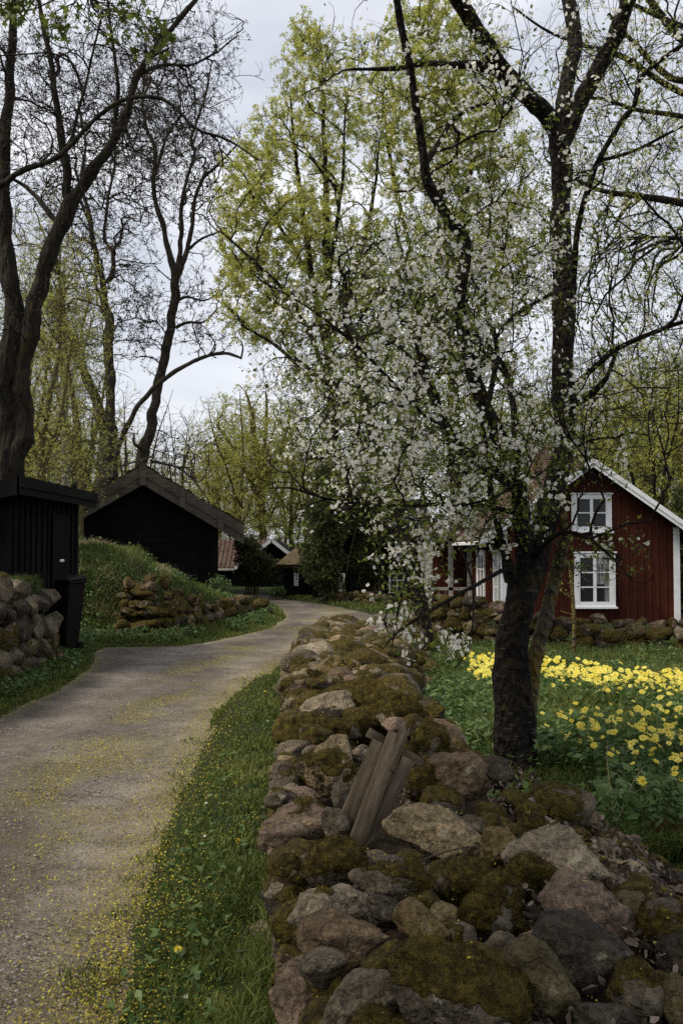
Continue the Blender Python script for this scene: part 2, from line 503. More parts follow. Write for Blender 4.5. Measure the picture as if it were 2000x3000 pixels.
def tubes(Pt, R, sides=3):
    """Pt (B,n,3), R (B,n) -> verts, quads"""
    B, n, _ = Pt.shape
    T = np.empty_like(Pt)
    T[:, 1:-1] = Pt[:, 2:] - Pt[:, :-2]; T[:, 0] = Pt[:, 1] - Pt[:, 0]; T[:, -1] = Pt[:, -1] - Pt[:, -2]
    T /= np.linalg.norm(T, axis=2, keepdims=True) + 1e-12
    md = Pt[:, -1] - Pt[:, 0]; md /= np.linalg.norm(md, axis=1)[:, None] + 1e-12
    ref = np.where(np.abs(md[:, 2:3]) > 0.7, np.array([[1.0, 0, 0]]), np.array([[0, 0, 1.0]]))
    U = np.cross(T, ref[:, None, :]); U /= np.linalg.norm(U, axis=2, keepdims=True) + 1e-12
    W = np.cross(T, U)
    a = np.arange(sides) * 2 * math.pi / sides
    V = Pt[:, :, None, :] + R[:, :, None, None] * (np.cos(a)[None, None, :, None] * U[:, :, None, :] + np.sin(a)[None, None, :, None] * W[:, :, None, :])
    idx = np.arange(B * n * sides).reshape(B, n, sides)
    q = np.stack([idx[:, :-1], np.roll(idx[:, :-1], -1, 2), np.roll(idx[:, 1:], -1, 2), idx[:, 1:]], -1).reshape(-1, 4)
    return V.reshape(-1, 3), q

def catmull(pts, n):
    pts = np.asarray(pts, float)
    p = np.vstack([2 * pts[0] - pts[1], pts, 2 * pts[-1] - pts[-2]])
    m = len(pts) - 1
    out = []
    for t in np.linspace(0, m, n):
        i = min(int(t), m - 1); u = t - i
        a, b, c_, d = p[i], p[i + 1], p[i + 2], p[i + 3]
        out.append(0.5 * (2 * b + (c_ - a) * u + (2 * a - 5 * b + 4 * c_ - d) * u * u + (3 * b - a - 3 * c_ + d) * u ** 3))
    return np.array(out)
# ================================================================== GROUND, PATH
def gp(px, py): return tuple(G(px, py)[:2])
R_EDGE = [(-0.80, -4), (-0.80, 2.6)] + [gp(*q) for q in ((370, 2900), (490, 2500), (565, 2300), (650, 2100), (725, 2010), (820, 1955), (880, 1922), (911, 1880), (985, 1843), (1062, 1823))]
FAR = [(2.5, 22.6), (3.6, 23.5), (3.4, 26.3)] + [gp(*q) for q in ((1095, 1798), (1000, 1779), (905, 1763), (845, 1755))] + [(-2.6, 36.5), (-5.5, 40), (-7.5, 41), (-7.8, 38.5), (-4.5, 36.5), (-2.9, 34)]
L_EDGE = [gp(*q) for q in ((797, 1770), (822, 1788), (830, 1811), (780, 1842), (650, 1870), (520, 1892), (380, 1893), (300, 1893), (262, 1912), (270, 1935), (250, 1962), (150, 2022), (10, 2085))] + [(-3.5, 8), (-3.55, 5), (-3.6, -4)]
PATH = R_EDGE + FAR + L_EDGE

def resample(poly, step, jit=0.0, seed=3):
    out = []
    n = len(poly)
    for i in range(n):
        a = np.array(poly[i]); b = np.array(poly[(i + 1) % n])
        L = np.hypot(*(b - a)); k = max(1, int(L / step))
        for j in range(k):
            out.append(a + (b - a) * j / k)
    out = np.array(out)
    if jit:
        out = out + jit * np.stack([fbm2(out[:, 0] * 3, out[:, 1] * 3, 1, 3, seed), fbm2(out[:, 0] * 3, out[:, 1] * 3, 1, 3, seed + 9)], 1)
    return out
PATHS = resample(PATH, 0.12, 0.07)
PATHP = [tuple(q) for q in resample(PATH, 0.6, 0.05)]

# raised ground left of the road (shed terrace, grassy mound)
MND = [(-4.12, 5), (-4.12, 14.15), (-4.7, 14.5), (-5.0, 17.4), (-4.5, 17.75), (-3.15, 18.1), (-2.65, 19.9), (-1.95, 24.6), (-3.2, 27), (-5, 31), (-9, 40), (-80, 60), (-80, 5)]
def mound_h(x, y):
    ins = inpoly(x, y, MND)
    d = pdist(x, y, MND)
    top = 1.2 * np.exp(-((y - 12) / 5.0) ** 2) * (x > -9)
    a = np.exp(-(((x + 5.9) / 2.3) ** 2 + ((y - 20.4) / 2.8) ** 2))
    a = sstep(-3.5, -4.5, x) * sstep(25, 21.5, y)
    top = np.where(y < 14.6, 1.12, 0.55 + 1.0 * a + 0.15 * fbm2(x, y, .8, 2, 19))
    top = np.where((y >= 14.6) & (x > -3.9), 0.28 + 0.75 * sstep(24.5, 18.5, y) + .5 * sstep(-3.1, -3.9, x) * sstep(23, 20, y), top)
    w = np.where(y < 14.5, 0.12, np.where(x > -3.5, 0.35, np.where(y < 20.5, 1.9, 0.9)))
    return np.where(ins, top * sstep(0, 1, d / w), 0)

YL = [2, 2.8, 3.5, 4.2, 7.5, 9.8, 14, 15.5, 16.8, 17.8, 18.4]
XL = [-.06, -.18, -.25, -.29, -.43, -.52, -.62, -.6, -.42, .2, 1.2]
YR = [0, 3.9, 4.3, 5.0, 6.9, 9, 12, 15, 16.4, 18.4]
XR = [4, 4, 1.05, .80, .76, .85, 1.1, 1.4, 1.7, 1.9]
def wall_top(x, y):
    base = np.interp(y, [2, 5, 8, 11, 14, 17, 18.4], [.74, .74, .70, .60, .50, .42, .35])
    return base - np.where(y < 5.3, .36 * sstep(.65, 1.5, x), 0) + 0.05 * fbm2(x, y, 1.7, 2, 31)
def garden_z(x, y):
    xr = np.interp(y, YR, XR)
    g = 0.25 * sstep(13, 7, y) * sstep(xr - 1.0, xr - 0.3, x)
    return np.where(y < 4.3, 0.25, g) * (x > -0.3) + 0.02 * fbm2(x, y, 0.9, 2, 5)
def ground_z(x, y):
    x = np.asarray(x, float); y = np.asarray(y, float)
    z = garden_z(x, y)
    pin = inpoly(x, y, PATHP)
    dd = pdist(x, y, PATHP)
    z = z + 0.03 * sstep(0.0, 0.4, dd) * (~pin)
    z = np.where(pin, -0.07 * sstep(0.0, 0.22, dd) + .008 * fbm2(x, y, 6, 2, 33), z)
    z = z + mound_h(x, y)
    far = np.clip(np.hypot(x, y - 20) - 45, 0, None)
    return z + 0.00005 * far ** 1.8
def wall_H(x, y):
    xl = np.interp(y, YL, XL); xr = np.interp(y, YR, XR)
    g = garden_z(x, y)
    t = wall_top(x, y)
    a = sstep(0, 0.16, x - xl) * sstep(0, 0.45, xr - x) * sstep(18.6, 18.0, y)
    back = np.where((x > 0.7) & (y < 6), sstep(4.2, 3.6, y), 1)
    a = a * np.where((x > 1.3) & (y < 6), back, 1)
    lo = np.where(x > xl + 0.3, g, 0)
    return lo * (1 - a) + t * a

gx = np.unique(np.concatenate([np.linspace(-500, -60, 12), np.linspace(-60, -12, 30), np.arange(-9, 9, 0.1), np.linspace(-12, -9, 15), np.linspace(9, 12, 15), np.linspace(12, 60, 30), np.linspace(60, 500, 12)]))
gy = np.unique(np.concatenate([np.linspace(-40, 0, 10), np.arange(0, 30, 0.11), np.arange(30, 60, 0.6), np.linspace(60, 700, 30)]))
X, Y = np.meshgrid(gx, gy)
Z = ground_z(X.ravel(), Y.ravel())
I = np.arange(X.size).reshape(X.shape)
Q = np.stack([I[:-1, :-1], I[:-1, 1:], I[1:, 1:], I[1:, :-1]], -1).reshape(-1, 4)
s = NT('turf_ground')
n1 = s.noise(1.2, 4); n2 = s.noise(30, 4, 0.7)
c = ramp_color(s, n2, [(0.3, (0.012, 0.018, 0.006)), (0.55, (0.035, 0.055, 0.016)), (0.75, (0.08, 0.085, 0.03))])
c = s.mix(s.ramp(n1, 0.45, 0.65, 0, 0.5), c, (0.05, 0.04, 0.022))
TURF = s.finish(c, 0.95, s.bump(n2, 1.0, 0.04), 0.1)
ground = obj('ground', mesh_np('ground', np.stack([X.ravel(), Y.ravel(), Z], 1), [Q], TURF, smooth=True))
tag(ground, 'green turf and soil under the whole scene', None, None, 'structure')

from mathutils.geometry import tessellate_polygon
tri = tessellate_polygon([[Vector((p[0], p[1], 0)) for p in PATHS]])
s = NT('gravel')
n1 = s.noise(1.6, 4, 0.6); n2 = s.noise(60, 4, 0.75); n3 = s.noise(9, 4, 0.7); vo = s.vor(38); 
c = ramp_color(s, n3, [(0.3, (0.105, 0.088, 0.073)), (0.7, (0.225, 0.195, 0.165))])
c = s.mix(s.ramp(n1, 0.45, 0.62, 0, 0.75), c, (0.27, 0.238, 0.205))
c = s.mix(s.ramp(s.noise(0.9, 4, 0.6, s.co((1, .45, 1))), 0.42, 0.56, 0.55, 0), c, (0.10, 0.082, 0.07))
trk = s.attr('track').outputs['Fac']
c = s.mix(1.0, c, s.gray(s.ramp(trk, 0, 1, 0.70, 1.12)), 'MULTIPLY')
c = s.mix(1.0, c, s.gray(s.ramp(n2, 0.3, 0.7, 0.5, 1.45)), 'MULTIPLY')
c = s.mix(s.ramp(s.noise(26, 3, 0.7), 0.62, 0.68, 0, 0.8), c, (0.05, 0.042, 0.038))
c = s.mix(s.ramp(s.noise(48, 2, 0.7), 0.66, 0.72, 0, 0.7), c, (0.45, 0.42, 0.40))
yel = s.math('MULTIPLY', s.ramp(s.noise(75, 2, 0.7), 0.50, 0.60), s.attr('debris').outputs['Fac'])
c = s.mix(yel, c, (0.33, 0.29, 0.06))
hh = s.math('ADD', n2, s.math('MULTIPLY', n3, 0.8))
GRAVEL = s.finish(c, 0.95, s.bump(hh, 0.8, 0.02), 0.15)
def debris_density(x, y):
    # yellow catkins gather along the crown of the road and at its right edge
    d = pdist(x, y, R_EDGE, False)
    e = np.exp(-(d / 0.33) ** 2) * 1.0
    cx = np.interp(y, [3, 6, 9, 14, 18, 22, 26], [-1.5, -1.75, -1.95, -2.05, -1.55, -0.5, -0.2])
    strip = np.exp(-((x - cx) / np.interp(y, [3, 7, 12, 22], [0.75, 0.5, 0.34, 0.55])) ** 2) * 0.8 * sstep(4.2, 6.5, y)
    dl = pdist(x, y, L_EDGE, False)
    l = np.exp(-(dl / 0.16) ** 2) * 0.9
    n = sstep(-0.35, 0.5, fbm2(x, y, 1.3, 3, 77))
    return np.clip(np.maximum(np.maximum(e, l), strip * n), 0, 1)
def track(x, y):
    cx = np.interp(y, [3, 6, 9, 14, 18, 22, 26, 34], [-1.9, -2.0, -2.1, -2.1, -1.7, -0.9, -1.2, -2.6])
    d = np.abs(np.abs(x - cx + .12 * fbm2(x, y, .5, 2, 88)) - .68)
    return np.clip(np.exp(-(d / .34) ** 2) + .25 * fbm2(x, y, 1.1, 3, 89), 0, 1)
# path as a fine sheet: grid cells inside the outline plus nothing outside it
step = 0.075
xs = np.arange(-8, 4, step); ys = np.concatenate([np.arange(-4, 16, step), np.arange(16, 42, step * 2)])
X, Y = np.meshgrid(xs, ys)
xf = X.ravel(); yf = Y.ravel()
ok = (inpoly(xf, yf, PATHP) | (pdist(xf, yf, PATHP) < .22)).reshape(X.shape)
I = np.arange(X.size).reshape(X.shape)
cell = ok[:-1, :-1] & ok[:-1, 1:] & ok[1:, 1:] & ok[1:, :-1]
Q = np.stack([I[:-1, :-1], I[:-1, 1:], I[1:, 1:], I[1:, :-1]], -1)[cell]
used, inv = np.unique(Q, return_inverse=True)
xf, yf = xf[used], yf[used]
de = pdist(xf, yf, PATHP)
zf = -0.014 * track(xf, yf) + 0.012 * fbm2(xf, yf, 1.4, 2, 3) + 0.004 * fbm2(xf, yf, 9, 2, 4) - 0.006 - np.where(inpoly(xf, yf, PATHP), 0, 0.07 * sstep(0.0, 0.2, de))
path = obj('gravel_road', mesh_np('gravel_road', np.stack([xf, yf, zf], 1), [inv.reshape(-1, 4)], GRAVEL, {'debris': debris_density(xf, yf), 'track': track(xf, yf)}, smooth=True))
tag(path, 'gravel village road curving past the stone wall', None, None, 'structure')

# ================================================================== ROCKS
def ico(sub):
    bm = bmesh.new(); bmesh.ops.create_icosphere(bm, subdivisions=sub, radius=1)
    V = np.array([v.co[:] for v in bm.verts]); Fc = np.array([[v.index for v in f.verts] for f in bm.faces]); bm.free()
    return V, Fc
ICO = {k: ico(k) for k in (3, 4, 5, 6)}
TONES = {'grey': (0.125, 0.11, 0.088), 'pale': (0.23, 0.205, 0.165), 'pink': (0.19, 0.148, 0.122), 'brown': (0.17, 0.13, 0.09), 'beige': (0.25, 0.21, 0.14),
         'ochre': (0.165, 0.13, 0.062), 'moor': (0.09, 0.07, 0.045), 'dark': (0.062, 0.055, 0.047), 'olive': (0.11, 0.095, 0.055)}

def rock_geo(a, b, c_, rot, tone, moss, seed, sub=4, ang=0.5):
    """returns local verts, faces, moss mask, tint, normals. a,b,c_ semi axes; rot 3x3"""
    rng = np.random.default_rng(seed)
    V, Fc = ICO[sub]
    k = rng.integers(9, 14)
    N = rng.normal(size=(k, 3)); N /= np.linalg.norm(N, axis=1)[:, None]
    H = rng.uniform(0.55, 0.88, k)
    dot = V @ N.T
    r = np.where(dot > 0.05, H[None] / np.maximum(dot, 0.05), 9)
    r = np.minimum(r, 1.06)
    p = 30.0
    r = (np.sum(r ** -p, axis=1) + 1.0) ** (-1 / p)     # soft minimum over the cutting planes
    r = r ** (0.55 + ang * 0.75)
    r = r * (1 + 0.13 * fbm(V * 1.3, 2, seed % 1000) + 0.035 * fbm(V * 4.5, 3, seed % 1000 + 5))
    Pn = V * r[:, None] * np.array([a, b, c_])
    m = (a * b * c_) ** (1 / 3)
    Pn += V * (0.009 * fbm(Pn / 0.035, 3, seed % 977))[:, None] * min(1, m / 0.15)
    Pn = Pn @ np.asarray(rot).T
    def normals(Pn):
        fn = np.cross(Pn[Fc[:, 1]] - Pn[Fc[:, 0]], Pn[Fc[:, 2]] - Pn[Fc[:, 0]])
        nn = np.zeros_like(Pn)
        for j in range(3): np.add.at(nn, Fc[:, j], fn)
        return nn / (np.linalg.norm(nn, axis=1)[:, None] + 1e-12)
    nn = normals(Pn)
    up = nn[:, 2]
    mm = up * 0.45 + 0.75 * fbm(Pn * (1.0 / m) * 0.8 + seed % 50, 3, seed % 991) + 0.30 * fbm(Pn * 14, 2, seed % 313) + (moss * 1.7 - 1.08)
    mask = sstep(-0.15, 0.25, mm)
    if moss <= 0.02: mask *= 0
    lump = 0.55 + 0.75 * fbm(Pn / 0.06, 2, seed % 733) + 0.25 * fbm(Pn / 0.02, 2, seed % 511)
    Pn = Pn + nn * (mask * lump * 0.010 * min(1.0, m / 0.12))[:, None]
    t = np.array(TONES[tone]) * rng.uniform(0.85, 1.15)
    t = t[None] * (1 + 0.12 * vnoise(Pn * 5, seed % 100))[:, None]
    tint = np.concatenate([t, np.ones((len(V), 1))], 1)
    return Pn, Fc, mask, tint, normals(Pn)

def moss_fuzz(Pn, Fc, mask, nn, dens, rng, h=0.012, w=0.0022):
    A = Pn[Fc[:, 0]]; B = Pn[Fc[:, 1]]; C = Pn[Fc[:, 2]]
    area = 0.5 * np.linalg.norm(np.cross(B - A, C - A), axis=1)
    mf = mask[Fc].mean(1)
    wgt = area * sstep(0.35, 0.8, mf)
    n = int(wgt.sum() * dens)
    if n < 20: return None
    fi = rng.choice(len(Fc), n, p=wgt / wgt.sum())
    u = rng.random(n); v = rng.random(n); fl = u + v > 1; u[fl] = 1 - u[fl]; v[fl] = 1 - v[fl]
    p = A[fi] + u[:, None] * (B[fi] - A[fi]) + v[:, None] * (C[fi] - A[fi])
    nrm = nn[Fc[fi, 0]] + rng.normal(size=(n, 3)) * 0.45 + np.array([0, 0, 0.25])
    nrm /= np.linalg.norm(nrm, axis=1)[:, None]
    sd_ = np.cross(nrm, rng.normal(size=(n, 3))); sd_ /= np.linalg.norm(sd_, axis=1)[:, None] + 1e-9
    hh = h * rng.uniform(0.5, 1.35, n)[:, None]
    V = np.stack([p - sd_ * w * 0.5 - nrm * 0.002, p + sd_ * w * 0.5 - nrm * 0.002, p + nrm * hh], 1).reshape(-1, 3)
    r = np.clip(0.5 + 0.40 * fbm(p * 22, 3, 8) + 0.2 * fbm(p * 5, 2, 9) + rng.normal(0, 0.16, n), 0, 1)
    return V, np.arange(n * 3).reshape(-1, 3), np.repeat(r, 3)

def stone_part(parent, center, a, b, c_, rot, tone, moss, seed, sub, name='stone', label=None, fuzz=0, origin=(0, 0, 0), ang=0.5):
    Pn, Fc, mask, tint, nn = rock_geo(a, b, c_, rot, tone, moss, seed, sub, ang)
    me = mesh_np(name, Pn, [Fc], ROCK, {'tint': tint, 'moss': mask}, smooth=True)
    o = obj(name, me, parent, tuple(np.asarray(center) - np.asarray(origin)))
    if label: o['label'] = label
    if fuzz:
        g = moss_fuzz(Pn, Fc, mask, nn, fuzz, np.random.default_rng(seed + 1), 0.010 if fuzz > 20000 else 0.012, 0.0024 if fuzz > 20000 else 0.004)
        if g:
            obj('moss', mesh_np('moss', g[0], [g[1]], MOSS, {'rnd': g[2]}), o)
    return o, Pn

def rotm(rx=0, ry=0, rz=0):
    return np.array(Matrix.Rotation(rz, 3, 'Z') @ Matrix.Rotation(ry, 3, 'Y') @ Matrix.Rotation(rx, 3, 'X'))

# ---------------- the near dry stone wall
WALLN = thing('dry_stone_wall', 'mossy boulder wall running from the foreground along the right of the gravel road', 'stone wall', (0.2, 8, 0))
WORG = (0.2, 8, 0)
# px, py, w, h, rot(deg clockwise in the picture), tone, moss, angularity
ST = [
 (875,2452,188,200,0,'grey',.74,.4),(850,2648,142,178,0,'dark',.0,.5),(998,2535,165,135,0,'grey',.80,.3),(1150,2583,228,118,4,'grey',.72,.3),
 (970,2682,238,155,-5,'pale',.52,.4),(1023,2752,292,162,6,'brown',.0,.5),(1232,2703,190,112,38,'ochre',.0,.4),(1118,2668,112,90,0,'dark',.05,.3),
 (800,2775,185,205,8,'pale',.0,.7),(930,2940,330,235,-12,'pink',.03,.7),(1075,2970,255,250,-20,'grey',.12,.3),(1345,2905,385,270,5,'grey',.66,.4),
 (1590,2890,170,330,-38,'olive',.05,.6),(1705,2800,320,215,18,'dark',.30,.9),(1700,2668,272,205,14,'pink',.10,.2),(1640,2528,330,190,20,'pale',.12,.4),
 (1464,2477,120,116,10,'ochre',.0,.3),(1270,2445,300,150,17,'beige',.14,.3),(1440,2665,205,180,0,'grey',.78,.4),(1362,2580,150,128,0,'grey',.84,.3),
 (1548,2560,155,110,10,'grey',1.,.3),(1945,2502,200,185,15,'grey',.80,.4),(1990,2398,125,100,0,'grey',.62,.4),(1866,2440,108,76,0,'pink',.1,.6),
 (1652,2368,188,118,0,'grey',.60,.5),(1950,2712,155,135,0,'grey',.72,.3),(1985,2790,130,150,0,'dark',.2,.4),(1850,2665,100,120,30,'olive',.05,.4),
 (1870,2910,150,170,0,'grey',.66,.4),(1990,2940,130,150,0,'olive',.2,.5),(1760,2985,175,110,0,'dark',.3,.5),(1580,2742,66,62,0,'pink',.0,.3),
 (1345,2268,195,142,10,'brown',.28,.7),(1453,2268,105,100,40,'dark',.05,.8),(1238,2293,108,104,0,'grey',.97,.3),(1252,2180,128,104,0,'grey',.93,.3),
 (1268,2108,155,112,14,'pale',.25,.4),(1246,2022,118,86,0,'beige',.05,.8),(1112,2031,94,56,4,'brown',.0,.9),(1155,2056,70,38,-5,'dark',.05,.7),
 (890,2052,138,76,-4,'grey',.82,.3),(962,2075,155,88,-14,'pale',.25,.7),(1052,2120,80,70,0,'grey',1.,.2),(865,2112,98,62,0,'grey',.97,.3),
 (962,2140,172,68,8,'grey',.9,.3),(1122,2106,64,48,0,'pale',.6,.3),(968,2258,222,190,-28,'beige',.36,.7),(850,2168,74,104,0,'grey',.78,.4),
 (832,2300,88,150,-8,'grey',.66,.4),(1005,2335,76,96,-20,'grey',.12,.5),(985,2412,88,96,0,'grey',.1,.5),(950,1912,74,42,-3,'pale',.1,.4),
 (900,1948,88,48,-6,'grey',.5,.5),(978,1957,62,60,-10,'ochre',.45,.5),(912,1987,78,60,-12,'pale',.45,.5),(962,2004,98,46,-5,'grey',.6,.4),
 (1008,1968,58,40,10,'grey',.6,.4),(935,1882,64,42,-20,'grey',.6,.4),(990,1870,70,38,5,'grey',.65,.5),(1040,1846,60,36,0,'brown',.7,.4),
 (760,2925,120,130,0,'grey',.1,.6),(1195,2790,80,60,0,'dark',.2,.4),(1380,2420,90,60,10,'grey',.2,.5),(1560,2420,110,50,0,'olive',.75,.3),
 (1062,2205,70,46,-10,'pale',.3,.7),(1180,2200,60,60,20,'grey',.6,.5),(1045,2010,66,44,10,'grey',.7,.4),(1075,1925,80,44,10,'brown',.8,.4),
 (1150,1975,84,52,10,'brown',.78,.4),(1200,1930,90,46,6,'grey',.8,.4),(1090,1880,70,38,0,'brown',.75,.4),(1070,1985,60,40,0,'grey',.8,.4),
]
def hit(px, py, H, y0=1.2, y1=25):
    d = ray(px, py); d = d / d[1]
    t = np.linspace(y0, y1, 4800)
    p = d[None] * t[:, None]; p[:, 2] += CAMZ
    below = np.nonzero(p[:, 2] < H(p[:, 0], p[:, 1]))[0]
    return p[below[0]] if len(below) else p[-1]
LBL = {0: 'moss covered boulder left of the planks', 5: 'smooth brown oblong boulder near the bottom', 6: 'ochre wedge shaped stone', 11: 'largest mossy boulder at the bottom edge',
       13: 'dark pointed boulder below the round pink one', 14: 'round pink boulder with a patch of moss on top', 15: 'broad pale grey boulder with dark lichen spots', 16: 'small rounded ochre stone',
       17: 'long pale beige boulder right of the planks', 37: 'square beige block on the wall edge', 46: 'tilted beige slab behind the planks', 9: 'angular pinkish block at the bottom', 24: 'grey stone with a thick moss cap beside the garden'}
placed = []
stones = []
for i, (px, py, w, h, rd, tone, ms, ang) in enumerate(ST):
    p = hit(px, py, wall_H)
    d = ray(px, py); Yd = p[1]
    a = w / 2 * Yd / F; hh = h / 2 * Yd / F
    el = math.atan2(-d[2], d[1])
    b = 0.80 * (a * 0.6 + hh * 0.4)
    v = (hh ** 2 - (b * math.sin(el)) ** 2)
    if v < (0.4 * hh) ** 2:
        b = min(b, hh * 0.9 / max(math.sin(el), 0.2)); v = max(hh ** 2 - (b * math.sin(el)) ** 2, (0.35 * hh) ** 2)
    c_ = min(math.sqrt(v) / math.cos(el), 1.3 * a + 0.02)
    a *= 1.10; b *= 1.1; c_ *= 1.12
    cen = p + d / np.linalg.norm(d) * (min(b, c_) * 0.12)
    ax = Vector((0, math.cos(el) , -math.sin(el)))
    R = np.array(Matrix.Rotation(math.radians(rd), 3, ax))
    stones.append((cen, a, b, c_, R, tone, ms, 1000 + i * 13, ang, LBL.get(i)))
    placed.append((*cen, (a + b + c_) / 3 * 0.95, a))
PL = np.array(placed)

def fill(H, n_try, rr, region, placed, seed, keep=0.80):
    rng = np.random.default_rng(seed)
    out = []
    for (r0, r1, cnt) in rr:
        x = rng.uniform(region[0], region[1], cnt); y = region[2] + (region[3] - region[2]) * rng.random(cnt)
        xl = np.interp(y, YL, XL); xr = np.interp(y, YR, XR)
        side = rng.random(cnt) < 0.35
        x = np.where(side, xl + rng.uniform(-0.02, 0.05, cnt), x)
        okk = (side | (x > xl + 0.12)) & (x >= xl - 0.03) & (x < xr - 0.05)
        x, y, side = x[okk], y[okk], side[okk]
        e = 0.02
        z = np.where(side, rng.random(len(x)) * wall_top(x, y), H(x, y))
        rad = rng.uniform(r0, r1, len(x))
        for q in range(len(x)):
            c0 = np.array([x[q], y[q], z[q] - rad[q] * (0.35 if y[q] > 5 else 0.85)])
            ppx, ppy = 1000 + c0[0] / c0[1] * F, HOR + (CAMZ - c0[2]) / c0[1] * F
            if 930 < ppx < 1250 and 2130 < ppy < 2520: continue
            if 1400 < ppx < 1640 and 2180 < ppy < 2345: continue
            if y[q] < 5.6 and rad[q] > (.10 if not side[q] else .15): continue
            if side[q]: c0[0] += rad[q] * 0.9; c0[2] = max(c0[2], rad[q] * 0.3)
            dd = np.sqrt(((placed[:, :3] - c0) ** 2).sum(1))
            if (dd < (placed[:, 3] + rad[q]) * keep).any(): continue
            placed = np.vstack([placed, [*c0, rad[q], rad[q]]])
            out.append((c0, rad[q], side[q]))
    return out, placed
fl, PL = fill(wall_H, 0, [(.20, .26, 1800), (.14, .2, 5000), (.09, .14, 14000), (.05, .09, 16000)], (-.7, 2.6, 1.7, 18.3), PL, 5)
rng = np.random.default_rng(99)
tones = ['grey', 'grey', 'pale', 'brown', 'grey', 'beige', 'dark', 'pink', 'olive']
for i, (c0, r, sd_) in enumerate(fl):
    a = r * rng.uniform(1.0, 1.35); b = r * rng.uniform(0.9, 1.2); c_ = r * rng.uniform(0.65, 0.95)
    far = c0[1] > 5
    ms = rng.choice([0.1, 0.45, 0.7, 0.85, 0.95], p=[.24, .22, .26, .18, .10] if not far else [.30, .30, .26, .10, .04])
    stones.append((c0, a, b, c_, rotm(rng.uniform(-.3, .3), rng.uniform(-.3, .3), rng.uniform(-.6, .6)), tones[rng.integers(len(tones))], ms, 5000 + i * 7, rng.uniform(.3, .8), None))
# the 100 largest in view become parts, the rest one part
def view_size(c0, a):
    d = c0 - np.array([0, 0, CAMZ])
    if d[1] < 1.0: return 0
    px = d[0] / d[1] * F
    vis = 1 if abs(px) < 1080 else 0.05
    return a / d[1] * vis
keyed = [(10 if i < len(ST) else 0) + view_size(s_[0], s_[1]) for i, s_ in enumerate(stones)]
order = np.argsort(keyed)[::-1]
big = set(order[:100].tolist())
rest = []
MOSSY_SURF = []
for i, (cen, a, b, c_, R, tone, ms, seed, ang, lb) in enumerate(stones):
    Yd = max(cen[1], 1)
    pxs = a * F / Yd
    sub = 6 if pxs > 110 else (5 if pxs > 45 else (4 if pxs > 18 else 3))
    if i in big:
        o, Pn = stone_part(WALLN, cen, a, b, c_, R, tone, ms, seed, sub, label=lb, fuzz=(36000 if Yd < 3.6 else (22000 if Yd < 6 else (8000 if Yd < 10 else 2500))) if ms > 0.05 else 0, origin=WORG, ang=ang)
    else:
        if Yd < 6 and abs(cen[0]) / Yd < 0.5: sub = max(sub, 4)
        g = rock_geo(a, b, c_, R, tone, ms, seed, min(sub, 4), ang)
        rest.append((g[0] + cen, g[1], g[2], g[3]))
        Pn = g[0]
    if Yd < 9 and len(Pn) > 300:
        q = rng.choice(len(Pn), min(60, len(Pn)))
        MOSSY_SURF.append(Pn[q] + cen)
def join_rocks(rest):
    off = 0; V = []; Fs = []; M = []; T = []
    for g in rest:
        V.append(g[0]); Fs.append(g[1] + off); M.append(g[2]); T.append(g[3]); off += len(g[0])
    return np.vstack(V), np.vstack(Fs), np.concatenate(M), np.vstack(T)
V, Fs, M, T = join_rocks(rest)
o = obj('small_stones', mesh_np('small_stones', V - np.array(WORG), [Fs], ROCK, {'tint': T, 'moss': M}, smooth=True), WALLN)
o['kind'] = 'stuff'
print('wall stones', len(stones), 'rest', len(rest))
# dark earth packed between the stones
xs = np.arange(-0.8, 4.2, 0.05); ys = np.arange(0.6, 18.8, 0.06)
X, Y = np.meshgrid(xs, ys); xf, yf = X.ravel(), Y.ravel()
zf = wall_H(xf, yf) - 0.17 + 0.03 * fbm2(xf, yf, 4, 3, 12)
xl = np.interp(yf, YL, XL)
zf = np.where((xf < xl + 0.12), -0.05, zf)
I = np.arange(X.size).reshape(X.shape)
Q = np.stack([I[:-1, :-1], I[:-1, 1:], I[1:, 1:], I[1:, :-1]], -1).reshape(-1, 4)
xm = np.interp(yf, YR, XR) + 0.3
okq = (xf[Q] < xm[Q]).all(1) & (xf[Q] > xl[Q] + 0.02).all(1)
Q = Q[okq]; used, inv = np.unique(Q, return_inverse=True)
obj('earth_core', mesh_np('earth_core', (np.stack([xf, yf, zf], 1) - np.array(WORG))[used], [inv.reshape(-1, 4)], SOIL, smooth=True), WALLN)

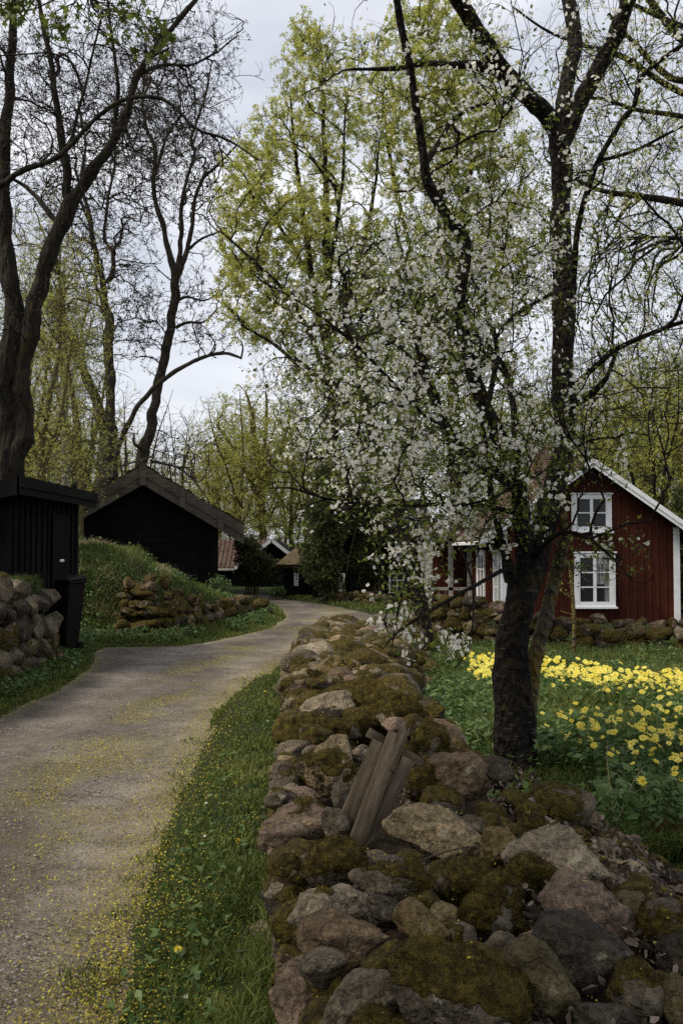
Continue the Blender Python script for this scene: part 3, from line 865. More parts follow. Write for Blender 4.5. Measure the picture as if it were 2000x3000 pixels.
# ---------------- coursed walls (garden back wall, foundation under the shed, mound wall, far footings)
def coursed(root, line, heights, z0f, seed, size, moss_p, cap=100, thick=0.35, tonelist=None, lean=0.0, fuzz=0):
    """line: ground polyline [(x,y)..]; heights: wall height at each point"""
    rng = np.random.default_rng(seed)
    line = np.array(line, float); seg = np.hypot(*(np.diff(line, axis=0).T)); cum = np.concatenate([[0], np.cumsum(seg)])
    L = cum[-1]; lst = []
    tonelist = tonelist or tones
    for side in (0, 1):
        z = 0.0; k = 0
        while z < max(heights):
            ch = size * rng.uniform(0.62, 0.95)
            t = rng.uniform(-0.2, 0.0)
            while t < L:
                w = size * rng.uniform(0.55, 2.0)
                tm = t + w / 2
                hx = np.interp(tm, cum, heights)
                if z + ch * 0.35 < hx:
                    x = np.interp(tm, cum, line[:, 0]); y = np.interp(tm, cum, line[:, 1])
                    j = min(np.searchsorted(cum, tm) - 1, len(seg) - 1); j = max(j, 0)
                    dx, dy = (line[j + 1] - line[j]) / seg[j]
                    nx, ny = -dy, dx
                    off = (thick * side) + rng.uniform(-0.03, 0.03) + lean * z
                    g0 = float(z0f(np.array([x]), np.array([y]))[0])
                    c0 = np.array([x + nx * off, y + ny * off, g0 + z + ch / 2 + rng.uniform(-.06, .06)])
                    lst.append((c0, w / 2 * 1.12, size * rng.uniform(.42, .6), ch / 2 * rng.uniform(1.1, 1.3), math.atan2(dy, dx) + rng.uniform(-.15, .15)))
                t += w * 0.94
            z += ch * 0.9; k += 1
    keyed = sorted(range(len(lst)), key=lambda q: -view_size(lst[q][0], lst[q][1]) * (1.5 if q < len(lst) // 2 else 1))
    bigs = set(keyed[:cap]); rest = []
    org = np.array(root.location)
    for i, (c0, a, b, c_, rz) in enumerate(lst):
        tone = tonelist[rng.integers(len(tonelist))]
        ms = float(rng.choice([0.05, 0.45, 0.72, 0.92], p=moss_p))
        R = rotm(rng.uniform(-.15, .15), rng.uniform(-.2, .2), rz)
        if i in bigs: stone_part(root, c0, a, b, c_, R, tone, ms, seed * 100 + i, 4 if a * F / c0[1] > 25 else 3, origin=org, ang=rng.uniform(.4, .9), fuzz=fuzz if ms > .4 else 0)
        else:
            g = rock_geo(a, b, c_, R, tone, ms, seed * 100 + i, 3, .6); rest.append((g[0] + c0 - org, g[1], g[2], g[3]))
    if rest:
        V, Fs, M, T = join_rocks(rest)
        o = obj('small_stones', mesh_np('small_stones', V, [Fs], ROCK, {'tint': T, 'moss': M}, smooth=True), root); o['kind'] = 'stuff'

gz0 = lambda x, y: ground_z(x, y)
flat0 = lambda x, y: np.zeros_like(x)
wb = thing('dry_stone_wall', 'low mossy stone wall between the flower garden and the red cottage', 'stone wall', (3.5, 16.2, 0))
coursed(wb, [(1.35, 17.6), (1.9, 17.2), (2.6, 16.7), (4, 16.1), (5.5, 15.6), (7.5, 15.3)], [.6, .72, .66, .46, .44, .42], flat0, 21, 0.27, [.3, .2, .2, .3], fuzz=1500)
wsd = thing('foundation_wall', 'rough boulder foundation wall under the black shed, left of the bin', 'stone wall', (-4.1, 13, 0))
coursed(wsd, [(-4.12, 14.15), (-4.05, 12.8), (-4.08, 9.5)], [1.06, 1.12, 1.2], flat0, 22, 0.36, [.7, .2, .05, .05], thick=-0.4, tonelist=['grey', 'dark', 'olive', 'dark', 'grey'], fuzz=1500)
wm = thing('retaining_wall', 'tumbled mossy retaining wall along the grassy mound, left of the road', 'stone wall', (-2.6, 20, 0))
coursed(wm, [(-4.0, 17.95), (-3.45, 17.9), (-3.05, 18.25), (-2.62, 19.9), (-2.2, 22.4), (-1.85, 24.7), (-2.4, 26.2)], [.95, 1.12, 1.0, .62, .48, .40, .32], flat0, 23, 0.25, [.12, .25, .35, .28], thick=0.3, lean=0.35, tonelist=['brown', 'moor', 'grey', 'olive', 'dark'], fuzz=1200)
wf = thing('rubble_footing', 'low rubble footing in front of the black farmhouse behind the shrubs', 'stone wall', (0.8, 29.5, 0))
coursed(wf, [(-0.6, 30.6), (0.4, 30.0), (1.6, 28.6), (3.0, 27.5)], [.22, .28, .3, .3], flat0, 24, 0.28, [.4, .3, .2, .1], cap=60)
# ================================================================== BUILDINGS
def window(parent, x, y, z, w, h, cols, rows, normal='-y', fm=None, fw=0.10, mun=0.028, curtain=False, sill=True, casing=True, org=(0, 0, 0)):
    """a window on a wall face; x,y,z = centre on the wall face; part 'window' with sub-parts"""
    fm = fm or W_WHITE
    def bx(mb, u0, u1, d0, d1, v0, v1):   # u along wall, d outward from wall, v up
        if normal == '-y': mb.box(x + u0, x + u1, y - d1, y - d0, z + v0, z + v1)
        else: mb.box(x - d1, x - d0, y + u0, y + u1, z + v0, z + v1)
    W, H_ = w / 2, h / 2
    m = MB()
    bx(m, -W, -W + fw, 0, .05, -H_, H_); bx(m, W - fw, W, 0, .05, -H_, H_)
    bx(m, -W + fw, W - fw, 0, .048, -H_, -H_ + fw); bx(m, -W + fw, W - fw, 0, .048, H_ - fw, H_)
    if casing: bx(m, -W - .03, W + .03, 0, .075, H_, H_ + .035)
    f = m.build('window', fm, parent, 0.004, loc=tuple(-np.array(org)))
    iw, ih = W - fw, H_ - fw
    g = MB(); bx(g, -iw, iw, .002, .012, -ih, ih); g.build('pane', GLASS, f)
    mm = MB()
    if cols == 2:
        bx(mm, -fw * .32, fw * .32, .012, .043, -ih, ih)
    for s_ in (-1, 1):
        bx(mm, s_ * iw - (.025 if s_ > 0 else 0), s_ * iw + (0 if s_ > 0 else .025), .0125, .038, -ih, ih)
    for r_ in range(1, rows):
        zz = -ih + 2 * ih * r_ / rows
        bx(mm, -iw + .025, -fw * .32, .013, .035, zz - mun / 2, zz + mun / 2)
        bx(mm, fw * .32, iw - .025, .013, .035, zz - mun / 2, zz + mun / 2)
    mm.build('glazing_bars', fm, f)
    if sill:
        sm = MB(); bx(sm, -W - .03, W + .03, 0, .10, -H_ - .045, -H_); sm.build('sill', fm, f, 0.004)
    if curtain:
        cm_ = MB()
        u0 = fw * .4
        n = 9
        for k in range(n):
            a0 = u0 + (iw - u0) * k / n; a1 = u0 + (iw - u0) * (k + 1) / n
            d = .0125 + .004 * (k % 2)
            bx(cm_, a0 + .001, a1 - .001, .0122, d, -ih * (.98 if k > 4 else .2), ih * .96)
        cm_.build('curtain', CURTAIN, f)
    return f

def tile_roof(name, x0, x1, y0, y1, corners, mat, parent, amp=.03, pitch=.22, rows=.3, org=(0, 0, 0)):
    """corners: a (eave start), b (eave end), c (ridge end), d (ridge start); waves run along the eave"""
    a, b, c_, d = [np.array(q, float) for q in corners]
    Lu = np.linalg.norm(b - a); Lv = np.linalg.norm(d - a)
    nu = int(Lu / pitch * 6); nv = int(Lv / rows) * 3 + 1
    u = np.linspace(0, 1, nu); v = np.linspace(0, 1, nv)
    U, Vv = np.meshgrid(u, v)
    P0 = a + (b - a) * U[..., None] * 1.0 + (d - a) * Vv[..., None] + ((c_ - d) - (b - a)) * (U * Vv)[..., None]
    nrm = np.cross(b - a, d - a); nrm /= np.linalg.norm(nrm)
    if nrm[2] < 0: nrm = -nrm
    wv = amp * np.sin(U * Lu / pitch * 2 * np.pi) + amp * 0.8 * (1 - (Vv * Lv / rows) % 1)
    P1 = P0 + nrm * (wv[..., None] + 0.02)
    I = np.arange(nu * nv).reshape(nv, nu)
    Q = np.stack([I[:-1, :-1], I[:-1, 1:], I[1:, 1:], I[1:, :-1]], -1).reshape(-1, 4)
    n0 = nu * nv
    V = np.vstack([P1.reshape(-1, 3), a - nrm * .04, b - nrm * .04, c_ - nrm * .04, d - nrm * .04])
    Q2 = np.array([[n0, n0 + 3, n0 + 2, n0 + 1], [n0, n0 + 1, nu - 1, 0], [n0 + 3, n0, 0, n0 - nu], [n0 + 2, n0 + 3, n0 - nu, n0 - 1], [n0 + 1, n0 + 2, n0 - 1, nu - 1]])
    return obj(name, mesh_np(name, V - np.array(org), [np.vstack([Q, Q2])], mat, smooth=False), parent)

def battens_y(mb, x0, x1, y, z0, ztop, step=.17, w=.05, d=.022):   # on a face looking to -y
    x = x0 + step / 2; k = 0
    while x < x1:
        mb.box(x - w / 2, x + w / 2, y - d - .0003 * (k % 3), y, z0, ztop(x)); x += step * (1 + .06 * math.sin(k * 7.3)); k += 1
def battens_x(mb, x, y0, y1, z0, z1, step=.17, w=.05, d=.022, sgn=-1):
    y = y0 + step / 2; k = 0
    while y < y1:
        e = d + .0003 * (k % 3)
        mb.box(x - e if sgn < 0 else x, x if sgn < 0 else x + e, y - w / 2, y + w / 2, z0, z1); y += step * (1 + .06 * math.sin(k * 5.1)); k += 1

# ---------------- red cottage
RC = (5.48, 26.5, 0)
cot = thing('red_cottage', 'small red board cottage with white windows and tiled roof behind the garden wall', 'cottage', RC)
X0, X1, Y0, Y1 = 3.54, 7.42, 22.0, 31.0
XM, ZE, ZA = 5.48, 2.12, 3.50
slope = (ZA - ZE) / (XM - X0)
zr = lambda x: ZA - abs(x - XM) * slope
m = MB()
m.prism([(X0, -0.4), (X1, -0.4), (X1, ZE), (XM, ZA), (X0, ZE)], Y0, Y1)
battens_y(m, X0 + .1, X1 - .1, Y0, -.3, lambda x: zr(x) - .03)
battens_x(m, X0, Y0 + .1, Y1, -.3, ZE - .02)
NEG = (-RC[0], -RC[1], 0)
m.build('wall', W_RED, cot, loc=NEG)
for xx, s_ in ((X1, 1), (X0, -1)):
    cb = MB().box(xx - .11 if s_ > 0 else xx - .03, xx + .03 if s_ > 0 else xx + .11, Y0 - .035, Y0 + .1, -.35, zr(xx) + .02)
    cb.build('corner_board', W_WHITE, cot, .004, loc=NEG)
OV = .52; OY = .35
for s_ in (-1, 1):
    xe = XM + s_ * (XM - X0 + OV); ze = ZA - (XM - X0 + OV) * slope
    up = .10
    a = (xe, Y0 - OY, ze + up); b = (xe, Y1 + .2, ze + up); c_ = (XM, Y1 + .2, ZA + up); d = (XM, Y0 - OY, ZA + up)
    tile_roof('roof', 0, 0, 0, 0, [a, b, c_, d], TILES, cot, org=RC)
    # bargeboards: two lapped boards
    L1 = MB(); 
    for (dz, hh, yy) in ((0.055, .115, .04), (-.05, .10, .02)):
        L1.hexa([(XM, Y0 - OY - yy, ZA + up + dz - hh), (xe + s_ * .02, Y0 - OY - yy, ze + up + dz - hh - .01), (xe + s_ * .02, Y0 - OY, ze + up + dz - hh - .01), (XM, Y0 - OY, ZA + up + dz - hh),
                 (XM, Y0 - OY - yy, ZA + up + dz), (xe + s_ * .02, Y0 - OY - yy, ze + up + dz - .01), (xe + s_ * .02, Y0 - OY, ze + up + dz - .01), (XM, Y0 - OY, ZA + up + dz)])
    L1.build('bargeboard', W_WHITE, cot, loc=NEG)
    g = MB().box(xe - .05, xe + .05, Y0 - OY + .02, Y1 + .15, ze - .0, ze + .085)
    g.build('gutter', W_WHITE, cot, .01, loc=NEG)
    sf = MB().hexa([(XM, Y0 - OY + .01, ZA), (xe, Y0 - OY + .01, ze), (xe, Y1, ze), (XM, Y1, ZA), (XM, Y0 - OY + .01, ZA + .03), (xe, Y0 - OY + .01, ze + .03), (xe, Y1, ze + .03), (XM, Y1, ZA + .03)])
    sf.build('soffit', W_BLACK, cot, loc=NEG)
def pz(py, Y): return CAMZ + (HOR - py) / F * Y
def pxx(px, Y): return (px - 1000) / F * Y
w_l = window(cot, pxx(1739, 21.97), Y0 - .022, (pz(1620, 21.97) + pz(1777, 21.97)) / 2, 120 / F * 21.97, 156 / F * 21.97, 2, 3, curtain=True, fw=.105, org=RC)
w_l['label'] = 'lower gable window with a lace curtain'
w_u = window(cot, pxx(1731, 21.97), Y0 - .022, (pz(1447, 21.97) + pz(1558, 21.97)) / 2, 118 / F * 21.97, 108 / F * 21.97, 2, 2, fw=.105, org=RC)
w_u['label'] = 'small upper gable window'
for yy, ww in ((25.05, 1.3), (22.55, .7)):
    window(cot, X0 - .022, yy, .98, ww, 1.25, 2, 3, normal='-x', fw=.09, org=RC)
ch = MB().box(5.2, 5.72, 27.0, 27.5, 3.2, 4.42); ch.box(5.15, 5.77, 26.95, 27.55, 4.421, 4.52)
ch.build('chimney', BRICK, cot, .01, loc=NEG)
ft = MB().box(X0 - .05, X1 + .05, Y0 - .04, Y1, -.5, -.28); ft.build('plinth', W_GREY, cot, loc=NEG)
# glazed porch on the far end of the long side
pc = MB()
for (px_, py_) in ((2.35, 27.0), (2.35, 28.4), (2.35, 29.8), (2.95, 27.0), (3.46, 27.0)):
    pc.box(px_ - .06, px_ + .06, py_ - .06, py_ + .06, -.1, 1.95)
pc.box(2.29, 3.52, 26.94, 27.06, .55, .63); pc.box(2.29, 3.52, 26.94, 27.06, 1.87, 1.97)
pc.box(2.29, 2.41, 27.06, 29.8, .55, .63); pc.box(2.29, 2.41, 27.06, 29.8, 1.87, 1.97)
for k in range(6):
    x = 2.45 + k * .18
    pc.box(x - .012, x + .012, 26.97, 27.03, -.05, .55)
pch = pc.build('porch', W_PALE, cot, loc=NEG)
pr = MB().hexa([(2.15, 26.7, 1.98), (3.6, 26.7, 2.0), (3.6, 30.1, 2.0), (2.15, 30.1, 1.98), (2.15, 26.7, 2.05), (2.9, 26.7, 2.62), (2.9, 30.1, 2.62), (2.15, 30.1, 2.05)])
pr.build('porch_roof', TILES, pch)
pb = MB().bar((2.1, 26.66, 1.95), (2.92, 26.66, 2.62), .04, .14); pb.bar((2.92, 26.655, 2.62), (3.7, 26.655, 1.98), .04, .14)
pb.build('porch_bargeboard', W_WHITE, pch)
pd = MB().box(2.55, 3.35, 27.9, 27.95, -.1, 1.9); pd.build('porch_door', W_RED, pch)

# ---------------- black log barn with mossy roof
BC = (-6.36, 32, .4)
bn = thing('log_barn', 'black tarred log barn with grey bargeboards and a mossy roof behind the mound', 'barn', BC, math.radians(8.5))
NB = (-BC[0], -BC[1], -BC[2])
bx0, bx1, by0, by1, bz0 = -8.75, -3.97, 32, 40, .2
bxm, bza = -6.36, pz(1372, 31.6)
bze = pz(1545, 32); bsl = (bza - bze) / (3.17)
m = MB(); m.prism([(bx0, bz0), (bx1, bz0), (bx1, bza - (bx1 - bxm) * bsl - .1), (bxm, bza - .12), (bx0, bza - (bx1 - bxm) * bsl - .1)], by0, by1)
z = bz0 + .05; k = 0
while z < bza - .4:
    half = min(2.36, (bza - .25 - z - .2) / bsl)
    m.box(bxm - half, bxm + half, by0 - .03 - .004 * (k % 3), by0, z, z + .185); z += .2; k += 1
m.build('wall', W_BLACK, bn, loc=NB)
for xx in (bx0 + .12, bx1 - .12):
    MB().box(xx - .1, xx + .1, by0 - .06, by0 + .15, bz0, bza - (bx1 - bxm) * bsl - .15).build('corner_board', W_BLACKV, bn, .01, loc=NB)
for s_ in (-1, 1):
    xe = bxm + s_ * 3.16; ze = bze
    # thick mossy roof as a bumpy slab
    nu, nv = 60, 60
    u, v = np.meshgrid(np.linspace(0, 1, nu), np.linspace(0, 1, nv))
    Pp = np.stack([bxm + (xe - bxm) * u, by0 - .42 + (by1 - by0 + .6) * v, bza + (ze - bza) * u], -1)
    nrm = np.array([s_ * bsl, 0, 1]) / math.hypot(bsl, 1)
    hgt = .13 + .04 * fbm(Pp.reshape(-1, 3) * 3, 3, 5).reshape(nv, nu) + .02 * fbm(Pp.reshape(-1, 3) * 14, 2, 6).reshape(nv, nu)
    T_ = Pp + nrm * hgt[..., None]; B_ = Pp + nrm * .0
    I = np.arange(nu * nv).reshape(nv, nu)
    q = np.stack([I[:-1, :-1], I[:-1, 1:], I[1:, 1:], I[1:, :-1]], -1).reshape(-1, 4)
    n0 = nu * nv
    e1 = np.stack([I[0, :-1], I[0, 1:], I[0, 1:] + n0, I[0, :-1] + n0], 1); e2 = np.stack([I[:-1, -1], I[1:, -1], I[1:, -1] + n0, I[:-1, -1] + n0], 1)
    obj('roof', mesh_np('roof', np.vstack([T_.reshape(-1, 3), B_.reshape(-1, 3)]) - np.array(BC), [np.vstack([q, q + n0, e1, e2])], ROOFTOP), bn)
    # lapped bargeboards with cover strips
    bb = MB()
    def brd(t0, t1, zoff, hh, y_a, y_b):
        xa = bxm + s_ * 3.2 * t0; xb = bxm + s_ * 3.2 * t1; za = bza + (ze - bza) * t0 * 3.2 / 3.16; zb = bza + (ze - bza) * t1 * 3.2 / 3.16
        bb.hexa([(xa, y_a, za + zoff - hh), (xb, y_a, zb + zoff - hh), (xb, y_b, zb + zoff - hh), (xa, y_b, za + zoff - hh), (xa, y_a, za + zoff), (xb, y_a, zb + zoff), (xb, y_b, zb + zoff), (xa, y_b, za + zoff)])
    brd(0, 1, .10, .34, by0 - .50, by0 - .42)
    brd(0, 1, -.16, .36, by0 - .46, by0 - .40)
    for t_ in (.36, .74):
        brd(t_, t_ + .055, .12, .62, by0 - .53, by0 - .505)
    bb.build('bargeboard', W_GREY, bn, loc=NB)
MB().box(bxm - .11, bxm + .11, by0 - .58, by0 - .535, bza - .55, bza + .13).build('ridge_cover_board', W_GREY, bn, .006, loc=NB)
# crossed ridge poles
pl = MB().bar((bxm - .9, by0 - .3, bza + .02), (bxm + .35, by0 - .2, bza + .42), .06, .06); pl.build('ridge_pole', W_GREY, bn, .01, loc=NB)

# ---------------- black shed near left
SC = (-5.4, 15, 1.1)
sh = thing('black_shed', 'black upright-board shed with a flat roof on the boulder foundation', 'shed', SC)
NS = (-SC[0], -SC[1], -SC[2])
m = MB(); m.hexa([(-6.9, 13.2, 1.0), (-4.4, 13.2, 1.0), (-4.4, 16.7, 1.0), (-6.9, 16.7, 1.0), (-6.9, 13.2, 1.9), (-4.4, 13.2, 2.45), (-4.4, 16.7, 2.45), (-6.9, 16.7, 1.9)])
battens_x(m, -4.4, 13.25, 16.7, 1.0, 2.42, step=.26, w=.08, d=.025, sgn=1)
battens_y(m, -6.9, -4.42, 13.2, 1.0, lambda x: 2.4 + (x + 4.4) * .22, step=.26, w=.08)
m.build('wall', W_BLACKV, sh, loc=NS)
rf = MB().hexa([(-7.2, 13.02, 1.93), (-4.23, 13.02, 2.52), (-4.23, 17.0, 2.52), (-7.2, 17.0, 1.93), (-7.2, 13.02, 1.99), (-4.23, 13.02, 2.585), (-4.23, 17.0, 2.585), (-7.2, 17.0, 1.99)])
rf.build('roof', W_DKGREY, sh, loc=NS)
fa = MB(); fa.box(-4.228, -4.19, 12.97, 17.05, 2.37, 2.60); fa.box(-4.19, -4.17, 12.95, 17.07, 2.47, 2.615)
fa.build('fascia', W_DKGREY, sh, loc=NS)
fb = MB().hexa([(-7.2, 12.97, 1.78), (-4.2, 12.97, 2.37), (-4.2, 13.01, 2.37), (-7.2, 13.01, 1.78), (-7.2, 12.97, 2.02), (-4.2, 12.97, 2.60), (-4.2, 13.01, 2.60), (-7.2, 13.01, 2.02)])
fb.build('fascia', W_DKGREY, sh, loc=NS)
dy = 4.37 * F / (1000 - 178)
dd = MB().box(-4.372, -4.355, dy - .45, dy + .45, 1.02, 2.2).build('door', W_BLACKV, sh, loc=NS)
hd = MB(); hd.box(-4.355, -4.33, dy - .1, dy + .1, pz(1647, dy) - .0, pz(1647, dy) + .045)
hd.build('handle', ENAMEL, dd, .01)

# ---------------- wheelie bin
bnn = thing('wheelie_bin', 'tall black wheeled rubbish bin standing between foundation wall and mound', 'bin', (-4.40, 15.55, 0.0), math.radians(-6))
b = MB().hexa([(-.24, -.24, .10), (.22, -.24, .02), (.22, .26, .02), (-.24, .26, .10), (-.30, -.34, 1.14), (.30, -.34, 1.14), (.30, .36, 1.14), (-.30, .36, 1.14)])
b.box(-.33, .33, -.37, .38, 1.12, 1.17)
b.build('body', BINM, bnn, .02)
l = MB().hexa([(-.34, -.39, 1.175), (.34, -.39, 1.175), (.34, .38, 1.175), (-.34, .38, 1.175), (-.31, -.34, 1.20), (.31, -.34, 1.20), (.31, .36, 1.25), (-.31, .36, 1.25)])
l.build('lid', BINM, bnn, .015)
MB().bar((-.28, .42, 1.16), (.28, .42, 1.16), .03, .03).build('handle', BINM, bnn, .008)
for sx in (-1, 1):
    w_ = bpy.data.meshes.new('wheel'); bm = bmesh.new()
    bmesh.ops.create_cone(bm, cap_ends=True, segments=20, radius1=.1, radius2=.1, depth=.05, matrix=Matrix.Translation((sx * .25, .28, .1)) @ Matrix.Rotation(math.pi / 2, 4, 'Y'))
    bm.to_mesh(w_); bm.free(); w_.materials.append(BINM); obj('wheel', w_, bnn)

# ---------------- farm buildings at the bend
t1 = thing('tiled_outbuilding', 'long low outbuilding with a red pantile roof right of the log barn', 'outbuilding', (-5.0, 49, 0))
NT1 = (5.0, -49, 0)
MB().box(-8.5, -3.3, 48.5, 52, -.2, pz(1662, 48.5)).build('wall', W_BLACKV, t1, loc=NT1)
e_ = pz(1664, 48.1); r_ = pz(1582, 50.3)
tile_roof('roof', 0, 0, 0, 0, [(-8.8, 48.1, e_), (-3.1, 48.1, e_), (-3.1, 50.3, r_), (-8.8, 50.3, r_)], TILES, t1, amp=.04, org=(-5, 49, 0))
tile_roof('roof', 0, 0, 0, 0, [(-8.8, 52.5, e_), (-3.1, 52.5, e_), (-3.1, 50.3, r_), (-8.8, 50.3, r_)], TILES, t1, amp=.04, org=(-5, 49, 0))
MB().box(-8.8, -3.1, 48.0, 48.05, e_ - .12, e_ + .0).build('eaves_board', W_PALE, t1, loc=NT1)

t2 = thing('gabled_barn', 'black gabled barn with white bargeboards half hidden by shrubs', 'barn', (-3.0, 44, 0))
NT2 = (3.0, -44, 0)
ax, az = pxx(796, 44), pz(1584, 44)
sl2 = .78
MB().prism([(ax - 1.75, -.2), (ax + 1.75, -.2), (ax + 1.75, az - 1.75 * sl2), (ax, az - .03), (ax - 1.75, az - 1.75 * sl2)], 44.1, 50).build('wall', W_BLACKV, t2, loc=NT2)
for s_ in (-1, 1):
    hf = 1.6
    MB().hexa([(ax, 43.8, az), (ax + s_ * hf, 43.8, az - hf * sl2), (ax + s_ * hf, 50, az - hf * sl2), (ax, 50, az), (ax, 43.8, az + .08), (ax + s_ * hf, 43.8, az - hf * sl2 + .08), (ax + s_ * hf, 50, az - hf * sl2 + .08), (ax, 50, az + .08)]).build('roof', W_DKGREY, t2, loc=NT2)
    MB().bar((ax, 43.76, az + .03), (ax + s_ * hf, 43.76, az - hf * sl2 + .03), .05, .15).build('bargeboard', W_WHITE, t2, loc=NT2)

t3 = thing('thatched_hut', 'tiny black hut with a thatched roof and one small white window', 'hut', (-1.4, 35, 0))
NT3 = (1.4, -35, 0)
hx0 = pxx(832, 34.3); hz = pz(1662, 34.3)
m = MB().box(hx0, 0.6, 34.3, 36.6, -.1, hz); battens_y(m, hx0 + .02, .6, 34.3, -.1, lambda x: hz - .01, step=.14, w=.04, d=.015)
m.build('wall', W_BLACKV, t3, loc=NT3)
u, v = np.meshgrid(np.linspace(0, 1, 70), np.linspace(0, 1, 40))
ze = pz(1658, 34); zt = pz(1612, 35.4)
ex = hx0 - .25; 
def thatch_slope(y_e, y_r, nm):
    xx = (ex + .55 * v) + (0.9 - ex - .55 * v) * u; yy = y_e + (y_r - y_e) * v; zz = ze + (zt - ze) * v ** .9
    P0 = np.stack([xx, yy, zz], -1).reshape(-1, 3)
    P0[:, 2] += .02 * fbm(P0 * 6, 3, 3) + .05
    n = len(P0); I = np.arange(n).reshape(u.shape)
    q = np.stack([I[:-1, :-1], I[:-1, 1:], I[1:, 1:], I[1:, :-1]], -1).reshape(-1, 4)
    B0 = P0.copy(); B0[:, 2] -= .13
    e1 = np.stack([I[0, :-1], I[0, 1:], I[0, 1:] + n, I[0, :-1] + n], 1); e2 = np.stack([I[:-1, 0], I[1:, 0], I[1:, 0] + n, I[:-1, 0] + n], 1)
    return obj('roof', mesh_np(nm, np.vstack([P0, B0]) - np.array((-1.4, 35, 0)), [np.vstack([q, q + n, e1, e2])], THATCH, smooth=False), t3)
thatch_slope(33.95, 35.4, 'roof'); thatch_slope(36.9, 35.4, 'roof')
window(t3, pxx(868, 34.28), 34.3 - .016, (pz(1678, 34.28) + pz(1716, 34.28)) / 2, .15, 38 / F * 34.28, 2, 3, fw=.022, mun=.02, sill=False, casing=False, org=(-1.4, 35, 0))

t4 = thing('black_farmhouse', 'black two-storey farmhouse with white windows behind the tall shrubs', 'house', (1.0, 34, 0))
NT4 = (-1.0, -34, 0)
fy = 32.2
m = MB().box(pxx(915, fy), 2.75, fy, 37, -.1, pz(1545, fy)); battens_y(m, pxx(915, fy), 2.75, fy, -.1, lambda x: pz(1547, fy), step=.15, w=.04, d=.015)
m.build('wall', W_BLACKV, t4, loc=NT4)
MB().hexa([(-1.1, 31.9, pz(1550, 32)), (2.9, 31.9, pz(1550, 32)), (2.9, 37, pz(1550, 32)), (-1.1, 37, pz(1550, 32)), (-1.1, 31.9, pz(1540, 32)), (2.9, 31.9, pz(1540, 32)), (2.9, 34.5, 3.4), (-1.1, 34.5, 3.4)]).build('roof', W_DKGREY, t4, loc=NT4)
O4 = (1.0, 34, 0)
window(t4, pxx(1000, fy), fy - .016, (pz(1680, fy) + pz(1732, fy)) / 2, .22, .58, 2, 3, fw=.03, mun=.025, sill=False, casing=False, org=O4)
window(t4, pxx(1162, fy), fy - .016, (pz(1679, fy) + pz(1738, fy)) / 2, .52, .66, 2, 3, fw=.03, mun=.025, sill=False, casing=False, org=O4)
window(t4, pxx(1172, fy), fy - .016, (pz(1575, fy) + pz(1636, fy)) / 2, .36, .62, 2, 3, fw=.03, mun=.025, sill=False, casing=False, org=O4)
# ================================================================== TREES
def px_r(rpx, Y): return rpx * Y / F

def limb_points(L, dens=1.0):
    pts = np.array([P(a[0], a[1], a[2]) for a in L]); rr = np.array([px_r(a[3], a[2]) for a in L])
    n = max(6, int((len(L) - 1) * 7 * dens))
    c = catmull(np.concatenate([pts, rr[:, None]], 1), n)
    return c[:, :3], np.maximum(c[:, 3], 0.002)

def env_sample(env, n, rng):
    w = np.array([e[6] for e in env], float); w /= w.sum()
    k = rng.choice(len(env), n, p=w)
    d = rng.normal(size=(n, 3)); d /= np.linalg.norm(d, axis=1)[:, None]; d *= (rng.random(n) ** (1 / 2.2) * (1 + .13 * rng.normal(size=n)))[:, None]
    out = np.empty((n, 3))
    for i in range(len(env)):
        q = k == i
        if not q.any(): continue
        cx, cy_, Y, rx, ry, rd, _ = env[i]
        if rx < 0:   # world ellipsoid: (x, z, y, -rx, rz, ry)
            out[q] = np.array([cx, Y, cy_]) + d[q] * np.array([-rx, rd, ry])
        else:
            c = P(cx, cy_, Y)
            out[q] = c + d[q] * np.array([px_r(rx, Y), rd, px_r(ry, Y)])
    return out

def branchify(nodes, targets, r0, r1, npts, wig, maxlen, rng, origin, pull=0.25):
    pos, tan, rad = nodes
    kd = kdtree.KDTree(len(pos))
    for i, p in enumerate(pos.tolist()): kd.insert(p, i)
    kd.balance()
    idx = np.empty(len(targets), int)
    for i, t in enumerate(targets):
        _, j, dist = kd.find(t)
        q = t + (origin - t) / (np.linalg.norm(origin - t) + 1e-6) * dist * pull
        _, j, _ = kd.find(q)
        idx[i] = j
    p0 = pos[idx]; d = targets - p0; L = np.linalg.norm(d, axis=1)
    ok = L > 0.02
    p0, d, L, idx = p0[ok], d[ok], L[ok], idx[ok]
    sc_ = np.minimum(1, maxlen / L); d = d * sc_[:, None]; L = L * sc_
    p2 = p0 + d
    tn = tan[idx]; dn = d / L[:, None]
    p1 = p0 + (tn * 0.45 + dn * 0.25 + rng.normal(size=d.shape) * 0.14) * L[:, None]
    t = np.linspace(0, 1, npts)[None, :, None]
    B = (1 - t) ** 2 * p0[:, None] + 2 * t * (1 - t) * p1[:, None] + t * t * p2[:, None]
    nzv = np.cumsum(rng.normal(size=B.shape), axis=1); nzv[:, 0] = 0
    B = B + nzv * (wig * L)[:, None, None] / math.sqrt(npts)
    ra = np.minimum(r0 * np.clip(L / maxlen * 1.3, 0.45, 1.2), rad[idx] * 0.85)
    rb = np.minimum(ra * 0.6, r1)
    R = ra[:, None] * (1 - t[:, :, 0]) + rb[:, None] * t[:, :, 0]
    T = np.gradient(B, axis=1); T /= np.linalg.norm(T, axis=2, keepdims=True) + 1e-9
    new = (B[:, 1:].reshape(-1, 3), T[:, 1:].reshape(-1, 3), R[:, 1:].reshape(-1))
    return B, R, T, tuple(np.concatenate([a, b]) for a, b in zip(nodes, new))

